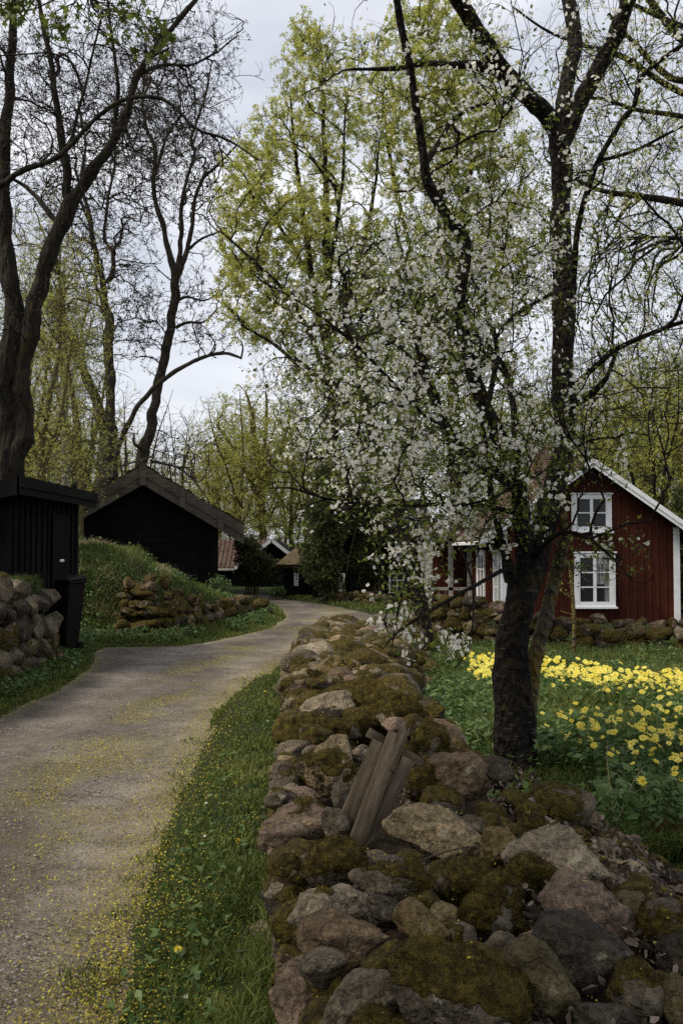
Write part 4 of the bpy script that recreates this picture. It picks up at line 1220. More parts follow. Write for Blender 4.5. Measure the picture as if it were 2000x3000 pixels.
def grow_tree(name, label, cat, base, limbs, env, batches, barkm, seed, leaf=None, group=None, keep=None, dens=1.0, sides=14, twigm=None, pull=0.25, rough=0.10, holes=0):
    """limbs in picture units; batches: (count, r0, r1, npts, wiggle, maxlen); leaf: list of dicts"""
    rng = np.random.default_rng(seed)
    root = thing(name, label, cat, tuple(base), group=group)
    org = np.array(base, float)
    pos, tan, rad = [], [], []
    V = []; Q = []; off = 0
    for L in limbs:
        if len(L[0]) == 4: c, r = limb_points(L, dens)
        else: c, r = L
        c = c + np.stack([vnoise(c * 2.1 + 9, seed), vnoise(c * 2.1 + 40, seed + 1), 0 * c[:, 0]], 1) * (r * 0.5)[:, None]
        v, q = tubes(c[None], r[None], sides)
        cc = np.repeat(c, sides, 0)
        v = cc + (v - cc) * (1 + rough * fbm(v * (0.9 / max(r.max(), .02)) * 0.8, 3, seed + 7))[:, None]
        V.append(v); Q.append(q + off); off += len(v)
        T = np.gradient(c, axis=0); T /= np.linalg.norm(T, axis=1)[:, None]
        st = max(1, int(len(c) * 0.12))
        pos.append(c[st:]); tan.append(T[st:]); rad.append(r[st:])
    V = np.vstack(V)
    obj('trunk', mesh_np('trunk', V - org, [np.vstack(Q)], barkm, smooth=True), root)
    nodes = (np.vstack(pos), np.vstack(tan), np.concatenate(rad))
    lvl = []
    for (cnt, r0, r1, npts, wig, ml) in batches:
        tg = env_sample(env, int(cnt * (1.25 if holes else 1)), rng)
        if holes: tg = tg[fbm(tg / holes, 2, seed) > -.36]
        if keep is not None: tg = tg[keep(tg)]
        B, R, T, nodes = branchify(nodes, tg, r0, r1, npts, wig, ml, rng, org + np.array([0, 0, 0]), pull)
        lvl.append((B, R, T))
    VV = []; QQ = []; off = 0
    nb = len(lvl)
    for i, (B, R, T) in enumerate(lvl[:max(1, nb - 1)]):
        v, q = tubes(B, R, 6 if i == 0 else (4 if i == 1 else 3)); VV.append(v); QQ.append(q + off); off += len(v)
    obj('branches', mesh_np('branches', np.vstack(VV) - org, [np.vstack(QQ)], barkm, smooth=True), root)
    if nb > 1:
        B, R, T = lvl[-1]; v, q = tubes(B, R, 3)
        k = B.shape[1] * 3
        obj('twigs', mesh_np('twigs', v - org, [q], twigm or TWIGM, {'rnd': np.repeat(rng.random(len(B)), k)}, smooth=True), root)
    for lf in leaf or []:
        src = lvl[-1] if not lf.get('all') else None
        B, R, T = lvl[lf.get('lvl', -1)]
        n = lf['n']
        bi = rng.integers(0, len(B), n); tt = rng.random(n) ** lf.get('tipbias', 0.6) * (B.shape[1] - 1)
        i0 = np.minimum(tt.astype(int), B.shape[1] - 2); f = (tt - i0)[:, None]
        p = B[bi, i0] * (1 - f) + B[bi, i0 + 1] * f
        if 'mask' in lf: 
            mk = lf['mask'](p, rng); p = p[mk]
        k = lf.get('per', 1)
        if k > 1: p = np.repeat(p, k, 0)
        p = p + rng.normal(size=p.shape) * lf.get('spread', 0.02)
        if lf.get('up'):
            Rm = rot_to(rng.normal(size=p.shape) + np.array([0, 0, lf['up']]), rng)
        else: Rm = rand_rot(len(p), rng)
        s0, s1 = lf['size']
        S = rng.uniform(s0, s1, len(p))
        tv, tf = lf['tmpl']
        scatter(lf['part'], tv, tf, p - org, Rm, S, lf['mat'], rng, parent=root, rnd=np.clip(rng.normal(.5, .25, len(p)), 0, 1))
    return root

CL5 = clump(5, 3, 0.45, 0.8, 0.32); CL7 = clump(7, 5, 0.5, 0.7, 0.3); CL3 = clump(3, 9, 0.3, 0.9, 0.28)
LEAF = (LEAF_V, LEAF_F); FLW = (FLOWER_V, FLOWER_F)
gzp = lambda x, y: float(ground_z(np.array([x]), np.array([y]))[0])

# ---------------- flowering cherry in front (7 m away)
CY = 6.0
def cl(*q): return [(a, b, CY + dz, r) for a, b, dz, r in q]
cher = [
 cl((1490,2360,0,66),(1490,2290,0,61.6),(1490,2180,0,54.6),(1487,2050,0,49.3),(1500,1900,0,46.6),(1525,1760,0,45.8),(1552,1660,.05,44.0),(1592,1540,.1,37.8),(1630,1400,.2,33.4),(1648,1250,.3,33.4),(1650,1000,.4,33.4),(1652,750,.5,32.6),(1650,550,.6,29.9),(1637,400,.7,31.7),(1640,355,.7,22.9)),
 cl((1552,2345,.02,29.9),(1545,2250,0,24.6),(1540,2120,0,23.8),(1528,1980,0,26.4),(1520,1850,0,26.4)),
 cl((1648,440,.7,24.0),(1605,350,.68,27.3),(1545,290,.6,27.3),(1480,215,.5,25.5),(1425,120,.3,22.9),(1350,0,.1,24.0),(1290,-120,0,21)),
 cl((1645,430,.7,24.0),(1650,330,.72,25.0),(1658,240,.8,23.0),(1682,120,.9,22.0),(1668,0,1,20.0),(1650,-130,1.1,18)),
 cl((1650,420,.7,24.0),(1690,320,.7,25.5),(1740,230,.6,24.6),(1795,130,.5,25.0),(1842,10,.4,24.0),(1872,-110,.3,22)),
 cl((1450,205,.45,16.0),(1400,190,.4,15.0),(1330,190,.3,11.0),(1250,185,.1,8.0),(1160,200,0,7.0),(1030,203,-.1,4.0)),
 cl((1540,1700,0,24),(1525,1560,-.05,24),(1516,1425,-.1,24.6),(1480,1325,-.15,24.0),(1440,1250,-.2,23.0),(1389,1126,-.25,21.0),(1358,1030,-.3,20.0),(1343,927,-.3,20.0),(1348,830,-.3,20.0),(1363,755,-.3,19.0),(1353,699,-.3,19.0),(1302,627,-.35,16.0),(1251,536,-.4,15.0),(1241,459,-.45,13.0),(1220,306,-.5,12.0),(1203,190,-.55,12.0),(1172,60,-.6,11.0),(1155,-60,-.65,10)),
 cl((1247,480,-.42,10.0),(1290,410,-.3,8.0),(1330,350,-.2,6.0),(1400,310,-.1,4.0),(1500,300,0,3.0)),
 cl((1516,1425,-.05,20.0),(1414,1361,-.2,17.0),(1343,1310,-.3,17.0),(1302,1239,-.35,16.0),(1260,1130,-.4,14.0),(1232,1050,-.45,13.0),(1215,984,-.5,11.0)),
 cl((1500,1700,-.05,22.0),(1476,1607,-.1,12.0),(1455,1530,-.15,10.0),(1437,1450,-.2,9.0),(1430,1340,-.3,7.0),(1400,1200,-.4,5.0)),
 cl((1520,1400,.1,14.0),(1506,1208,.2,10.0),(1486,1106,.3,9.0),(1470,1060,.3,6.0)),
 cl((1425,1190,-.2,9.0),(1448,1080,-.1,8.0),(1455,1030,0,8.0),(1442,960,0,7.0),(1420,900,.1,5.0)),
 cl((1450,990,0,6.0),(1500,930,.1,6.0),(1560,890,.2,5.0),(1615,860,.3,5.0)),
 cl((1560,1640,0,9.0),(1600,1590,-.2,8.0),(1650,1560,-.4,6.0),(1720,1575,-.5,5.0),(1800,1640,-.6,3.0),(1850,1700,-.7,2.0)),
 cl((1690,1120,.3,9.0),(1760,1060,.1,8.0),(1812,1019,0,8.0),(1914,973,-.2,7.0),(2010,940,-.3,6.0),(2120,920,-.4,5.0)),
 cl((1685,1180,.3,12.0),(1735,1150,.2,10.0),(1780,1100,.1,7.0),(1800,1040,.1,5.0)),
 cl((1672,900,.4,10.0),(1692,680,.3,9.0),(1722,561,.2,9.0),(1751,474,.1,8.0),(1812,367,0,8.0),(1858,306,-.1,7.0),(1880,225,-.1,7.0),(2005,126,-.2,6.0),(2100,90,-.3,5.0)),
 cl((1760,470,.1,6.0),(1860,440,0,5.0),(2000,370,-.2,4.0),(2100,330,-.3,3.0)),
 cl((1500,1680,-.05,8.0),(1475,1671,-.2,7.0),(1404,1709,-.4,6.0),(1327,1750,-.6,5.0),(1180,1840,-.8,4.0),(1120,1900,-.9,2.0)),
 cl((1500,1500,-.1,8.0),(1400,1480,-.3,7.0),(1280,1478,-.5,6.0),(1100,1480,-.7,5.0),(960,1462,-.8,4.0),(860,1432,-.9,3.0),(790,1430,-.9,2.0)),
 cl((960,1462,-.8,3.0),(905,1480,-.85,2.4),(880,1520,-.9,2.0),(872,1600,-.9,1.5)),
 cl((1330,1250,-.3,6.0),(1250,1220,-.4,5.0),(1130,1100,-.6,4.0),(1030,1000,-.7,4.0),(900,900,-.8,3.0),(760,820,-.9,2.0)),
 cl((1380,1440,-.2,7.0),(1300,1500,-.4,6.0),(1230,1600,-.6,5.0),(1180,1720,-.7,4.0),(1150,1880,-.8,3.0)),
 cl((1348,1600,-.4,4.0),(1380,1700,-.6,3.5),(1385,1800,-.8,3.0),(1370,1900,-.9,2.5),(1330,1960,-.95,2.0)),
]
cenv = [(1200,1050,CY-.3,310,330,1.3,2.6),(1190,1370,CY-.4,300,210,1.2,1.8),(1230,1580,CY-.5,180,150,.7,.5),(1370,1500,CY-.4,90,80,.4,.3),(1480,1510,CY-.1,150,120,.35,.6),(1180,1780,CY-.8,110,150,.4,.28),(1330,1900,CY-.9,60,80,.25,.08),
        (1500,1350,CY-.4,230,200,.8,1.3),(1380,800,CY-.1,260,300,1.2,1.5),(1600,700,CY,220,320,1.1,.65),(1350,330,CY-.2,260,300,1.1,1.3),(1700,1250,CY-.2,230,220,1.0,1.0),
        (1760,1600,CY-.5,150,110,.5,.16),(1850,850,CY-.2,240,500,1.2,1.5),(1800,250,CY,250,300,1.1,.9),(1000,250,CY-.2,180,250,.9,.12),(900,1100,CY-.5,200,300,.9,.42),(880,1550,CY-.9,40,80,.2,.04),(850,850,CY-.4,200,120,.8,.12)]
def blossom_mask(p, rng):
    px = p[:, 0] / p[:, 1] * F + 1000
    py = HOR + (CAMZ - p[:, 2]) / p[:, 1] * F
    gap = (px > 1120) & (px < 1205) & (py > 1665) & (py < 1750)
    core = (px > 1400) & (px < 1700) & (py > 1330) & (py < 1760)
    return rng.random(len(p)) < np.where(px > 1700, 0.45, np.where(core, .35, np.where(gap, .06, 1.0)))
cherry = grow_tree('cherry_tree', 'old blossoming cherry tree with a dark leaning trunk beside the boulder wall', 'tree', (P(1490, 2330, CY)[0], CY, 0.2), cher, cenv,
    [(70, .014, .006, 9, .10, 1.2), (420, .008, .003, 7, .10, .7), (2400, .0042, .0018, 6, .09, .42), (9000, .0024, .0011, 5, .08, .22)],
    BARK_CH, 3, leaf=[
        dict(part='blossom', n=1500, per=5, spread=.022, tmpl=FLW, size=(.0100, .0155), mat=PETAL, up=.5, mask=blossom_mask),
        dict(part='blossom', n=250, per=5, spread=.022, tmpl=FLW, size=(.0100, .0155), mat=PETAL, up=.5, lvl=-2, mask=blossom_mask),
        dict(part='leaves', n=7500, per=2, spread=.018, tmpl=LEAF, size=(.016, .036), mat=CHERRYLEAF, up=.3)], dens=1.6, sides=28, rough=.14)
# the lichen covered second stem leaning on it
grow_tree('leaning_stem', 'thin lichen covered stem leaning beside the cherry trunk', 'tree', (P(1555, 2240, CY)[0], CY, .2),
    [cl((1548,2240,.12,14),(1553,2120,.12,19),(1560,2000,.12,22),(1582,1880,.12,21),(1610,1780,.12,20),(1640,1650,.12,19),(1652,1570,.1,17),(1645,1525,.05,12),(1660,1490,.05,5))],
    [(1680,1620,CY,90,90,.3,1)], [(10, .006, .003, 6, .12, .5), (30, .003, .0015, 5, .1, .2)], BARK_LI, 5, leaf=[dict(part='leaves', n=120, tmpl=LEAF, size=(.015, .03), mat=CHERRYLEAF)], dens=1.6, sides=20, rough=.2)

# ---------------- second, farther cherry
Y2 = 15.5
def q2(L, Y): return [[(a, b, Y + dz, r) for a, b, dz, r in l] for l in L]
grow_tree('cherry_tree', 'farther white blossoming tree behind the wall, its crown left of the near cherry', 'tree', (P(1255, 1905, Y2)[0], Y2, 0),
    q2([[(1262,1915,0,22),(1235,1780,0,22),(1190,1580,0,24),(1155,1430,0,26),(1110,1340,0,22),(1080,1220,0,18),(1040,1020,0,14),(1000,850,0,9)],
        [(1150,1420,0,16),(1200,1250,.3,12),(1230,1050,.4,9),(1220,900,.5,6)], [(1085,1240,0,12),(980,1150,-.3,9),(880,1060,-.4,6)]], Y2),
    [(1130,1000,Y2,280,300,2.2,2.2),(1200,800,Y2,260,200,2,1.2),(1150,1300,Y2,270,180,1.6,1.6),(930,1150,Y2,160,200,1.4,.6),(1400,1100,Y2,200,300,1.6,.9)],
    [(50, .03, .012, 8, .08, 2.2), (420, .014, .006, 6, .08, 1.1), (3200, .006, .003, 5, .08, .5)], BARK_CH, 8,
    leaf=[dict(part='blossom', n=1500, per=2, spread=.035, tmpl=FLW, size=(.016, .024), mat=PETAL, up=.4), dict(part='leaves', n=6000, per=2, spread=.03, tmpl=LEAF, size=(.03, .06), mat=CHERRYLEAF)], dens=1, sides=14)

# ---------------- maples coming into yellow green flower
Y3 = 39
grow_tree('maple_tree', 'tall yellow green maple rising in the middle above the bend of the road', 'tree', (P(985, 1765, Y3)[0], Y3, 0),
    q2([[(990,1765,0,19.5),(978,1500,0,16.2),(970,1200,0,15.0),(962,950,0,13.0),(958,700,0,11.1),(950,450,0,7.2),(945,220,0,3.9),(935,80,0,2.0)],
        [(968,1080,0,9.8),(925,880,.5,8.5),(893,660,.6,7.8),(865,450,.7,5.2),(850,280,.8,2.6)], [(968,1010,0,8.5),(1040,800,.8,7.2),(1090,600,1,5.2),(1110,420,1,3.2)],
        [(966,1130,0,7.2),(870,900,-1,6.5),(760,780,-1.6,5.2),(660,690,-2,2.6)], [(966,1180,0,6.5),(830,1030,-1,5.2),(720,960,-1.5,3.2)], [(960,820,0,6.5),(1000,560,-1,5.2),(1010,330,-1,2.6)],
        [(972,1150,0,7.2),(1080,980,1,5.2),(1200,850,1.5,3.2)], [(962,900,0,5.9),(830,680,1,5.2),(720,520,1.4,3.2),(650,440,1.6,2.0)]], Y3),
    [(880,640,Y3,250,290,3.2,3.0),(960,270,Y3,190,210,2.3,1.6),(790,900,Y3,190,150,2.4,1.2),(1060,900,Y3,230,300,3,1.6),(730,600,Y3,120,200,1.6,.8),(905,110,Y3,70,90,1,.3),(960,1150,Y3,180,140,2,.5),(690,760,Y3,85,140,1.4,.4),(770,420,Y3,90,110,1.5,.5)],
    [(90, .05, .02, 9, .06, 3.2), (700, .022, .010, 7, .06, 1.6), (5200, .010, .005, 5, .06, .75)], BARK_DK, 11,
    leaf=[dict(part='foliage', n=24000, spread=.05, tmpl=CL5, size=(.07, .13), mat=MAPLE)], dens=1, sides=12, pull=.5, holes=.8)
Y4 = 46
grow_tree('maple_tree', 'broad yellow green maple behind the crown of the near cherry', 'tree', (P(1340, 1740, Y4)[0], Y4, 0),
    q2([[(1345,1745,0,21.0),(1330,1300,0,18.2),(1315,900,0,14.0),(1290,500,0,9.1),(1270,200,0,4.9),(1260,20,0,2.8)],
        [(1325,1100,0,9.8),(1220,800,.8,7.7),(1150,500,1,4.9),(1120,280,1,2.8)], [(1325,1050,0,9.8),(1450,800,.8,7.7),(1520,550,1,4.9)], [(1310,800,0,7.0),(1380,500,-1,5.6),(1400,250,-1,2.8)]], Y4),
    [(1250,330,Y4,230,330,3,3.2),(1300,800,Y4,330,300,4,2.2),(1480,700,Y4,200,300,3,1.0),(1380,400,Y4,190,340,3,2.2),(1380,1200,Y4,300,250,3,1.0),(1240,60,Y4,120,110,1.5,.5)],
    [(90, .06, .02, 9, .06, 4), (650, .025, .012, 7, .06, 2), (4600, .012, .006, 5, .06, .9)], BARK_DK, 12,
    leaf=[dict(part='foliage', n=31000, spread=.06, tmpl=CL5, size=(.085, .16), mat=MAPLE)], dens=1, sides=12, pull=.5, holes=.8)

# ---------------- bare ash trees on the left
YA = 19
grow_tree('ash_tree', 'large dark double trunked tree behind the black shed at the left edge', 'tree', (P(40, 1560, YA)[0], YA, gzp(P(40, 1560, YA)[0], YA)),
    q2([[(30,1640,0,47.5),(18,1400,0,38.9),(14,1220,0,34.6),(30,1010,0,33.1),(28,800,0,24.5),(14,600,0,20.9),(18,400,0,17.3),(30,200,0,13.0),(42,60,0,9.4),(45,-80,0,7.2)],
        [(45,1480,.0,31.7),(62,1250,0,27.4),(75,1020,0,25.9),(110,840,0,24.5),(170,680,0,22.3),(205,600,0,22.3),(262,525,0,18.0),(320,430,0,14.4),(368,330,0,12.2),(405,220,0,10.1),(500,85,0,7.9),(575,-5,0,6.5),(650,-90,0,4.3)],
        [(203,610,0,14.4),(190,480,0,12.2),(172,330,0,10.1),(148,180,0,7.9),(118,20,0,6.5),(95,-90,0,5.0)],
        [(-20,562,-1,10.1),(61,505,-1.2,8.6),(153,469,-1.4,7.9),(204,428,-1.5,7.2),(281,347,-1.6,6.5),(357,296,-1.6,5.8),(439,283,-1.7,5.8),(500,305,-1.7,5.0),(577,378,-1.8,4.3),(663,408,-1.8,3.6),(760,470,-1.9,2.2)],
        [(330,410,0,7.2),(345,250,0,5.8),(330,120,0,4.3),(310,-40,0,3.6)], [(405,220,0,6.5),(480,190,0,5.0),(560,190,0,3.6),(640,150,0,2.9)],
        [(28,820,0,10.1),(-60,600,0,8.6),(-120,300,0,5.8)], [(175,660,0,8.6),(90,560,1,6.5),(30,520,1,4.3)], [(205,430,-1.4,5.0),(260,210,-1.5,3.6),(300,40,-1.5,2.9)]], YA),
    [(250,250,YA,360,300,2.6,3),(120,450,YA,200,300,2,1.4),(520,150,YA,230,170,1.8,1.3),(60,150,YA,170,200,2,1.1),(520,420,YA-1.5,190,120,1,.5),(80,900,YA,150,150,1.2,.35)],
    [(90, .035, .014, 10, .08, 2.4), (600, .016, .007, 8, .07, 1.4), (5200, .0075, .0035, 6, .06, .7)], BARK_DK, 14,
    leaf=[dict(part='buds', n=5000, tipbias=.15, spread=.01, tmpl=CL3, size=(.03, .06), mat=TWIGM)], dens=1.2, sides=24, rough=.22)
YB = 42
grow_tree('ash_tree', 'bare twin stemmed tree behind the left slope of the log barn roof', 'tree', (P(310, 1640, YB)[0], YB, .3),
    q2([[(312,1700,0,31.2),(312,1480,0,27.6),(313,1350,0,26.4),(324,1230,0,16.2),(322,1080,0,13.8),(318,960,0,14.4),(310,890,0,12.0),(300,820,0,9.6),(286,770,0,8.4),(272,700,0,7.2),(262,620,0,6.0),(240,540,0,4.8),(250,420,0,3.6),(230,300,0,2.4)],
        [(312,830,0,7.8),(330,800,0,7.8),(328,740,0,6.0),(306,690,0,4.8),(318,580,0,4.2),(336,480,0,3.0),(330,380,0,2.4)],
        [(308,1370,0,20.4),(298,1230,0,15.6),(268,1140,0,14.4),(236,1060,0,12.0),(215,1000,0,10.8),(180,930,0,9.0),(150,850,0,7.2),(120,760,0,4.8)],
        [(335,1400,-.5,9.6),(345,1320,-.6,8.4),(368,1260,-.8,7.8),(415,1175,-1,7.2),(470,1120,-1.2,6.6),(530,1080,-1.3,6.6),(600,1045,-1.4,5.4),(660,1035,-1.4,4.8),(707,1050,-1.5,3.6)], [(705,1050,-1.5,3.0),(712,1020,-1.5,2.4),(708,1000,-1.5,1.8)],
        [(280,1300,0,6.6),(215,1285,-.5,6.0),(150,1310,-.8,5.4),(70,1340,-1,4.2),(0,1365,-1,3.0)], [(270,1170,0,6.0),(240,1000,.5,4.2),(260,880,.8,3.0)]], YB),
    [(290,650,YB,200,330,3.5,3),(200,950,YB,170,300,3,1.6),(380,900,YB,100,170,2,.6),(600,990,YB-1.4,110,60,.8,.22),(330,380,YB,200,200,3,1.4)],
    [(80, .07, .03, 9, .12, 4), (520, .035, .015, 7, .08, 2.2), (4600, .016, .008, 6, .06, 1.2)], BARK_GR, 15, rough=.18,
    leaf=[dict(part='buds', n=3500, tipbias=.15, spread=.03, tmpl=CL3, size=(.07, .13), mat=TWIGM)], dens=1, sides=16)
YC = 43.5
grow_tree('ash_tree', 'bare slender tree leaning right above the log barn ridge', 'tree', (P(405, 1640, YC)[0], YC, .3),
    q2([[(400,1700,0,21.1),(408,1440,0,18.6),(424,1310,0,16.7),(445,1230,0,15.5),(468,1110,0,14.3),(490,1010,0,13.6),(505,920,0,13.6),(515,860,0,13.0),(513,800,0,12.4),(495,740,0,8.7),(478,660,0,8.1),(455,590,0,7.4),(450,520,0,6.2),(455,440,0,5.6),(432,380,0,5.0),(418,320,0,3.7),(424,220,0,3.1),(430,120,0,1.9)],
        [(516,830,0,9.3),(526,750,0,7.4),(533,680,0,6.8),(531,600,0,6.2),(545,540,0,5.0),(570,450,0,4.3),(562,400,0,3.7),(600,290,0,3.1),(620,180,0,1.9)],
        [(518,820,0,8.7),(545,740,0,7.4),(565,660,0,6.2),(567,600,0,5.6),(590,530,0,5.0),(630,490,0,3.7),(690,430,0,2.5)],
        [(452,520,0,5.0),(478,430,0,4.3),(500,380,0,3.1),(540,330,0,2.5)], [(515,960,0,5.6),(550,945,0,4.3),(600,942,0,3.1),(640,900,0,1.9)], [(548,735,0,4.3),(590,700,0,3.7),(640,680,0,2.5)],
        [(520,880,0,5.0),(550,870,.3,3.7),(600,880,.4,2.5),(650,850,.5,1.9)], [(425,1320,0,6.2),(395,1300,-.5,4.3),(392,1270,-.5,3.1)], [(440,1350,-.5,3.7),(520,1370,-1,3.1),(560,1400,-1,2.5),(600,1450,-1.2,1.9)]], YC),
    [(500,420,YC,190,260,3,2.6),(600,500,YC,120,260,2.4,1.1),(450,250,YC,170,180,3,1.2),(560,880,YC,100,130,1.6,.5),(430,950,YC,70,150,1.4,.4),(520,1330,YC,130,90,1.6,.35)],
    [(70, .07, .03, 9, .12, 4), (460, .035, .015, 7, .08, 2.2), (4200, .016, .008, 6, .06, 1.2)], BARK_GR, 16, rough=.18,
    leaf=[dict(part='buds', n=3000, tipbias=.15, spread=.03, tmpl=CL3, size=(.07, .13), mat=TWIGM)], dens=1, sides=16)
# birch and olive thicket behind the shed
grow_tree('birch_tree', 'thin pale barked birch between the big bare trees on the left', 'tree', (P(190, 1640, 36)[0], 36, .6),
    q2([[(192,1700,0,15),(191,1400,0,14),(190,1200,0,12),(188,1050,0,10),(184,900,0,7),(190,760,0,4)], [(190,1180,0,7),(150,1080,0,6),(110,950,0,4)], [(190,1150,0,7),(240,1040,0,5),(270,930,0,4)]], 36),
    [(190,1050,36,130,230,2,1)], [(40, .03, .012, 8, .1, 2), (300, .014, .007, 6, .1, 1), (1400, .007, .004, 5, .1, .6)], BARK_BI, 17,
    leaf=[dict(part='foliage', n=1800, spread=.06, tmpl=CL3, size=(.05, .09), mat=BUDS)], sides=12)
for i, (x0, x1, y1, Yt, r, sd_, lb) in enumerate(((120, 175, 640, 27, 11, 31, 'olive thicket tree budding between the dark double trunk and the twin stemmed tree'), (235, 190, 820, 30, 10, 32, 'slim budding tree left of the twin stemmed tree'), (60, 100, 900, 31, 13, 33, 'budding tree behind the dark double trunk'))):
    c = [(x0, 1650, 0, r * 1.3), (x0, 1400, 0, r), ((x0 * 2 + x1) / 3, 1200, 0, r * .8), (x1, 1000, 0, r * .5), (x1, y1, 0, r * .25)]
    grow_tree('budding_tree', lb, 'tree', (P(x0, 1650, Yt)[0], Yt, .8), q2([c, [(x0, 1420, 0, r * .6), (x0 + 60, 1200, 0, r * .4), (x0 + 90, 1000, 0, r * .25)], [(x0, 1380, 0, r * .5), (x0 - 70, 1150, 0, r * .3)]], Yt),
        [((x0 + x1) / 2, (1100 + y1) / 2, Yt, 140, 330, 2, 2), (x0, 1300, Yt, 150, 170, 2, 1)], [(60, .03, .012, 8, .1, 2.2), (400, .014, .006, 6, .1, 1.2), (2200, .007, .0035, 5, .1, .7)], BARK_OL, sd_,
        leaf=[dict(part='foliage', n=4200, spread=.06, tmpl=CL3, size=(.035, .07), mat=BUDS)], sides=10)

# ---------------- bare mossy tree whose limbs reach in from the right
YD = 11
grow_tree('mossy_tree', 'bare mossy limbed tree reaching in from beyond the right edge above the cottage', 'tree', (P(2480, 1950, YD)[0], YD, 0),
    q2([[(2480,2010,0,48.0),(2440,1500,0,40.0),(2400,1000,0,35.2),(2360,600,0,28.8),(2300,200,0,22.4),(2240,-200,0,16.0)],
        [(2380,800,0,17.6),(2200,640,0,14.4),(2000,597,0,12.0),(1890,578,0,9.6),(1761,558,0,7.2),(1680,520,0,5.6),(1600,470,0,3.2)],
        [(2360,620,0,16.0),(2200,400,-.4,12.0),(2000,342,-.5,8.0),(1863,321,-.5,6.4),(1761,290,-.5,4.8),(1680,290,-.5,3.2)],
        [(2340,450,0,14.4),(2150,330,.3,11.2),(2000,272,.4,9.6),(1914,224,.4,8.8),(1802,158,.4,8.0),(1700,130,.4,5.6),(1600,90,.4,4.0),(1500,20,.4,3.2)],
        [(2320,300,0,14.4),(2150,200,.6,12.8),(2000,235,.6,10.4),(1930,200,.6,9.6),(1860,130,.6,7.2),(1780,40,.6,5.6)],
        [(2300,250,0,16.0),(2100,190,-.3,13.6),(1990,110,-.3,12.0),(1945,60,-.3,11.2),(1890,-10,-.3,10.4),(1850,-90,-.3,8.0)],
        [(2290,120,0,12.8),(2100,110,.2,9.6),(1960,60,.2,8.0),(1860,15,.2,6.4),(1760,-50,.2,4.8)],
        [(2390,900,0,14.4),(2200,760,-.5,9.6),(2000,700,-.5,4.8),(1880,690,-.5,3.2),(1800,640,-.5,2.4)]], YD),
    [(1850,200,YD,280,260,1.4,2.2),(1850,600,YD,260,280,1.3,2.6),(1900,1000,YD,220,260,1.2,1.6),(2100,500,YD,250,500,1.5,1.5),(1700,450,YD,130,200,.8,.5)],
    [(90, .016, .008, 9, .13, 1.4), (500, .008, .004, 7, .13, .9), (2600, .004, .002, 6, .13, .5)], BARK_DK, 18,
    leaf=[dict(part='leaves', n=5200, tipbias=.3, spread=.012, tmpl=CL3, size=(.018, .038), mat=BUDS)], dens=1.2, sides=14)

# ---------------- woodland behind: three kinds copied
def wood_tree(name, label, seed, hgt, wid, barkm, leafn, mat, group, cnt=1):
    rng = np.random.default_rng(seed)
    lim = []
    for k in range(4):
        a = rng.uniform(0, 6.28); sp = 0 if k == 0 else wid * rng.uniform(.25, .5)
        t = np.linspace(0, 1, 18)
        base_h = 0 if k == 0 else hgt * rng.uniform(.2, .4)
        z = base_h + (hgt * rng.uniform(.85, 1) - base_h) * t
        c = np.stack([np.cos(a) * sp * t ** .8 + .3 * vnoise(np.stack([t * 3, t * 0, t * 0 + seed + k], 1)), np.sin(a) * sp * t ** .8 + .3 * vnoise(np.stack([t * 3, t * 0 + 5, t * 0 + seed + k], 1)), z], 1)
        r = (.20 if k == 0 else .09) * (1 - .88 * t) * hgt / 11
        lim.append((c, r))
    env = [(0, hgt * .62, 0, -wid * .5, hgt * .36, wid * .5, 2.2), (0, hgt * .3, 0, -wid * .45, hgt * .16, wid * .45, .7)]
    return grow_tree(name, label, 'tree', (0, 0, 0), lim, env, [(60, .03, .014, 7, .1, wid * .5), (380, .016, .009, 6, .1, wid * .25), (1700, .009, .006, 4, .1, wid * .13)], barkm, seed,
        leaf=[dict(part='foliage', n=leafn, spread=.12, tmpl=CL5, size=(.06, .13), mat=mat)] if leafn else [], group=group, sides=8, pull=.35)
GW = 'budding woodland trees behind the village'
kinds = [wood_tree('woodland_tree', 'thin bare tree in the wood behind the village', 44, 11, 6, BARK_GR, 500, BUDS, 'bare woodland trees behind the village'),
         wood_tree('woodland_tree', 'airy budding yellow green tree in the wood behind the village', 41, 12, 8, BARK_OL, 3600, BUDS, GW),
         wood_tree('woodland_tree', 'airy budding yellow green tree in the wood behind the village', 42, 10, 6.5, BARK_GR, 1500, BUDS, GW),
         wood_tree('woodland_tree', 'airy budding yellow green tree in the wood behind the village', 43, 13, 7, BARK_DK, 4200, BUDS, GW)]
def copy_tree(o, parent=None):
    c = o.copy(); COL.objects.link(c)
    if parent is not None: c.parent = parent
    for ch in [q for q in bpy.data.objects if q.parent == o]: copy_tree(ch, c)
    return c
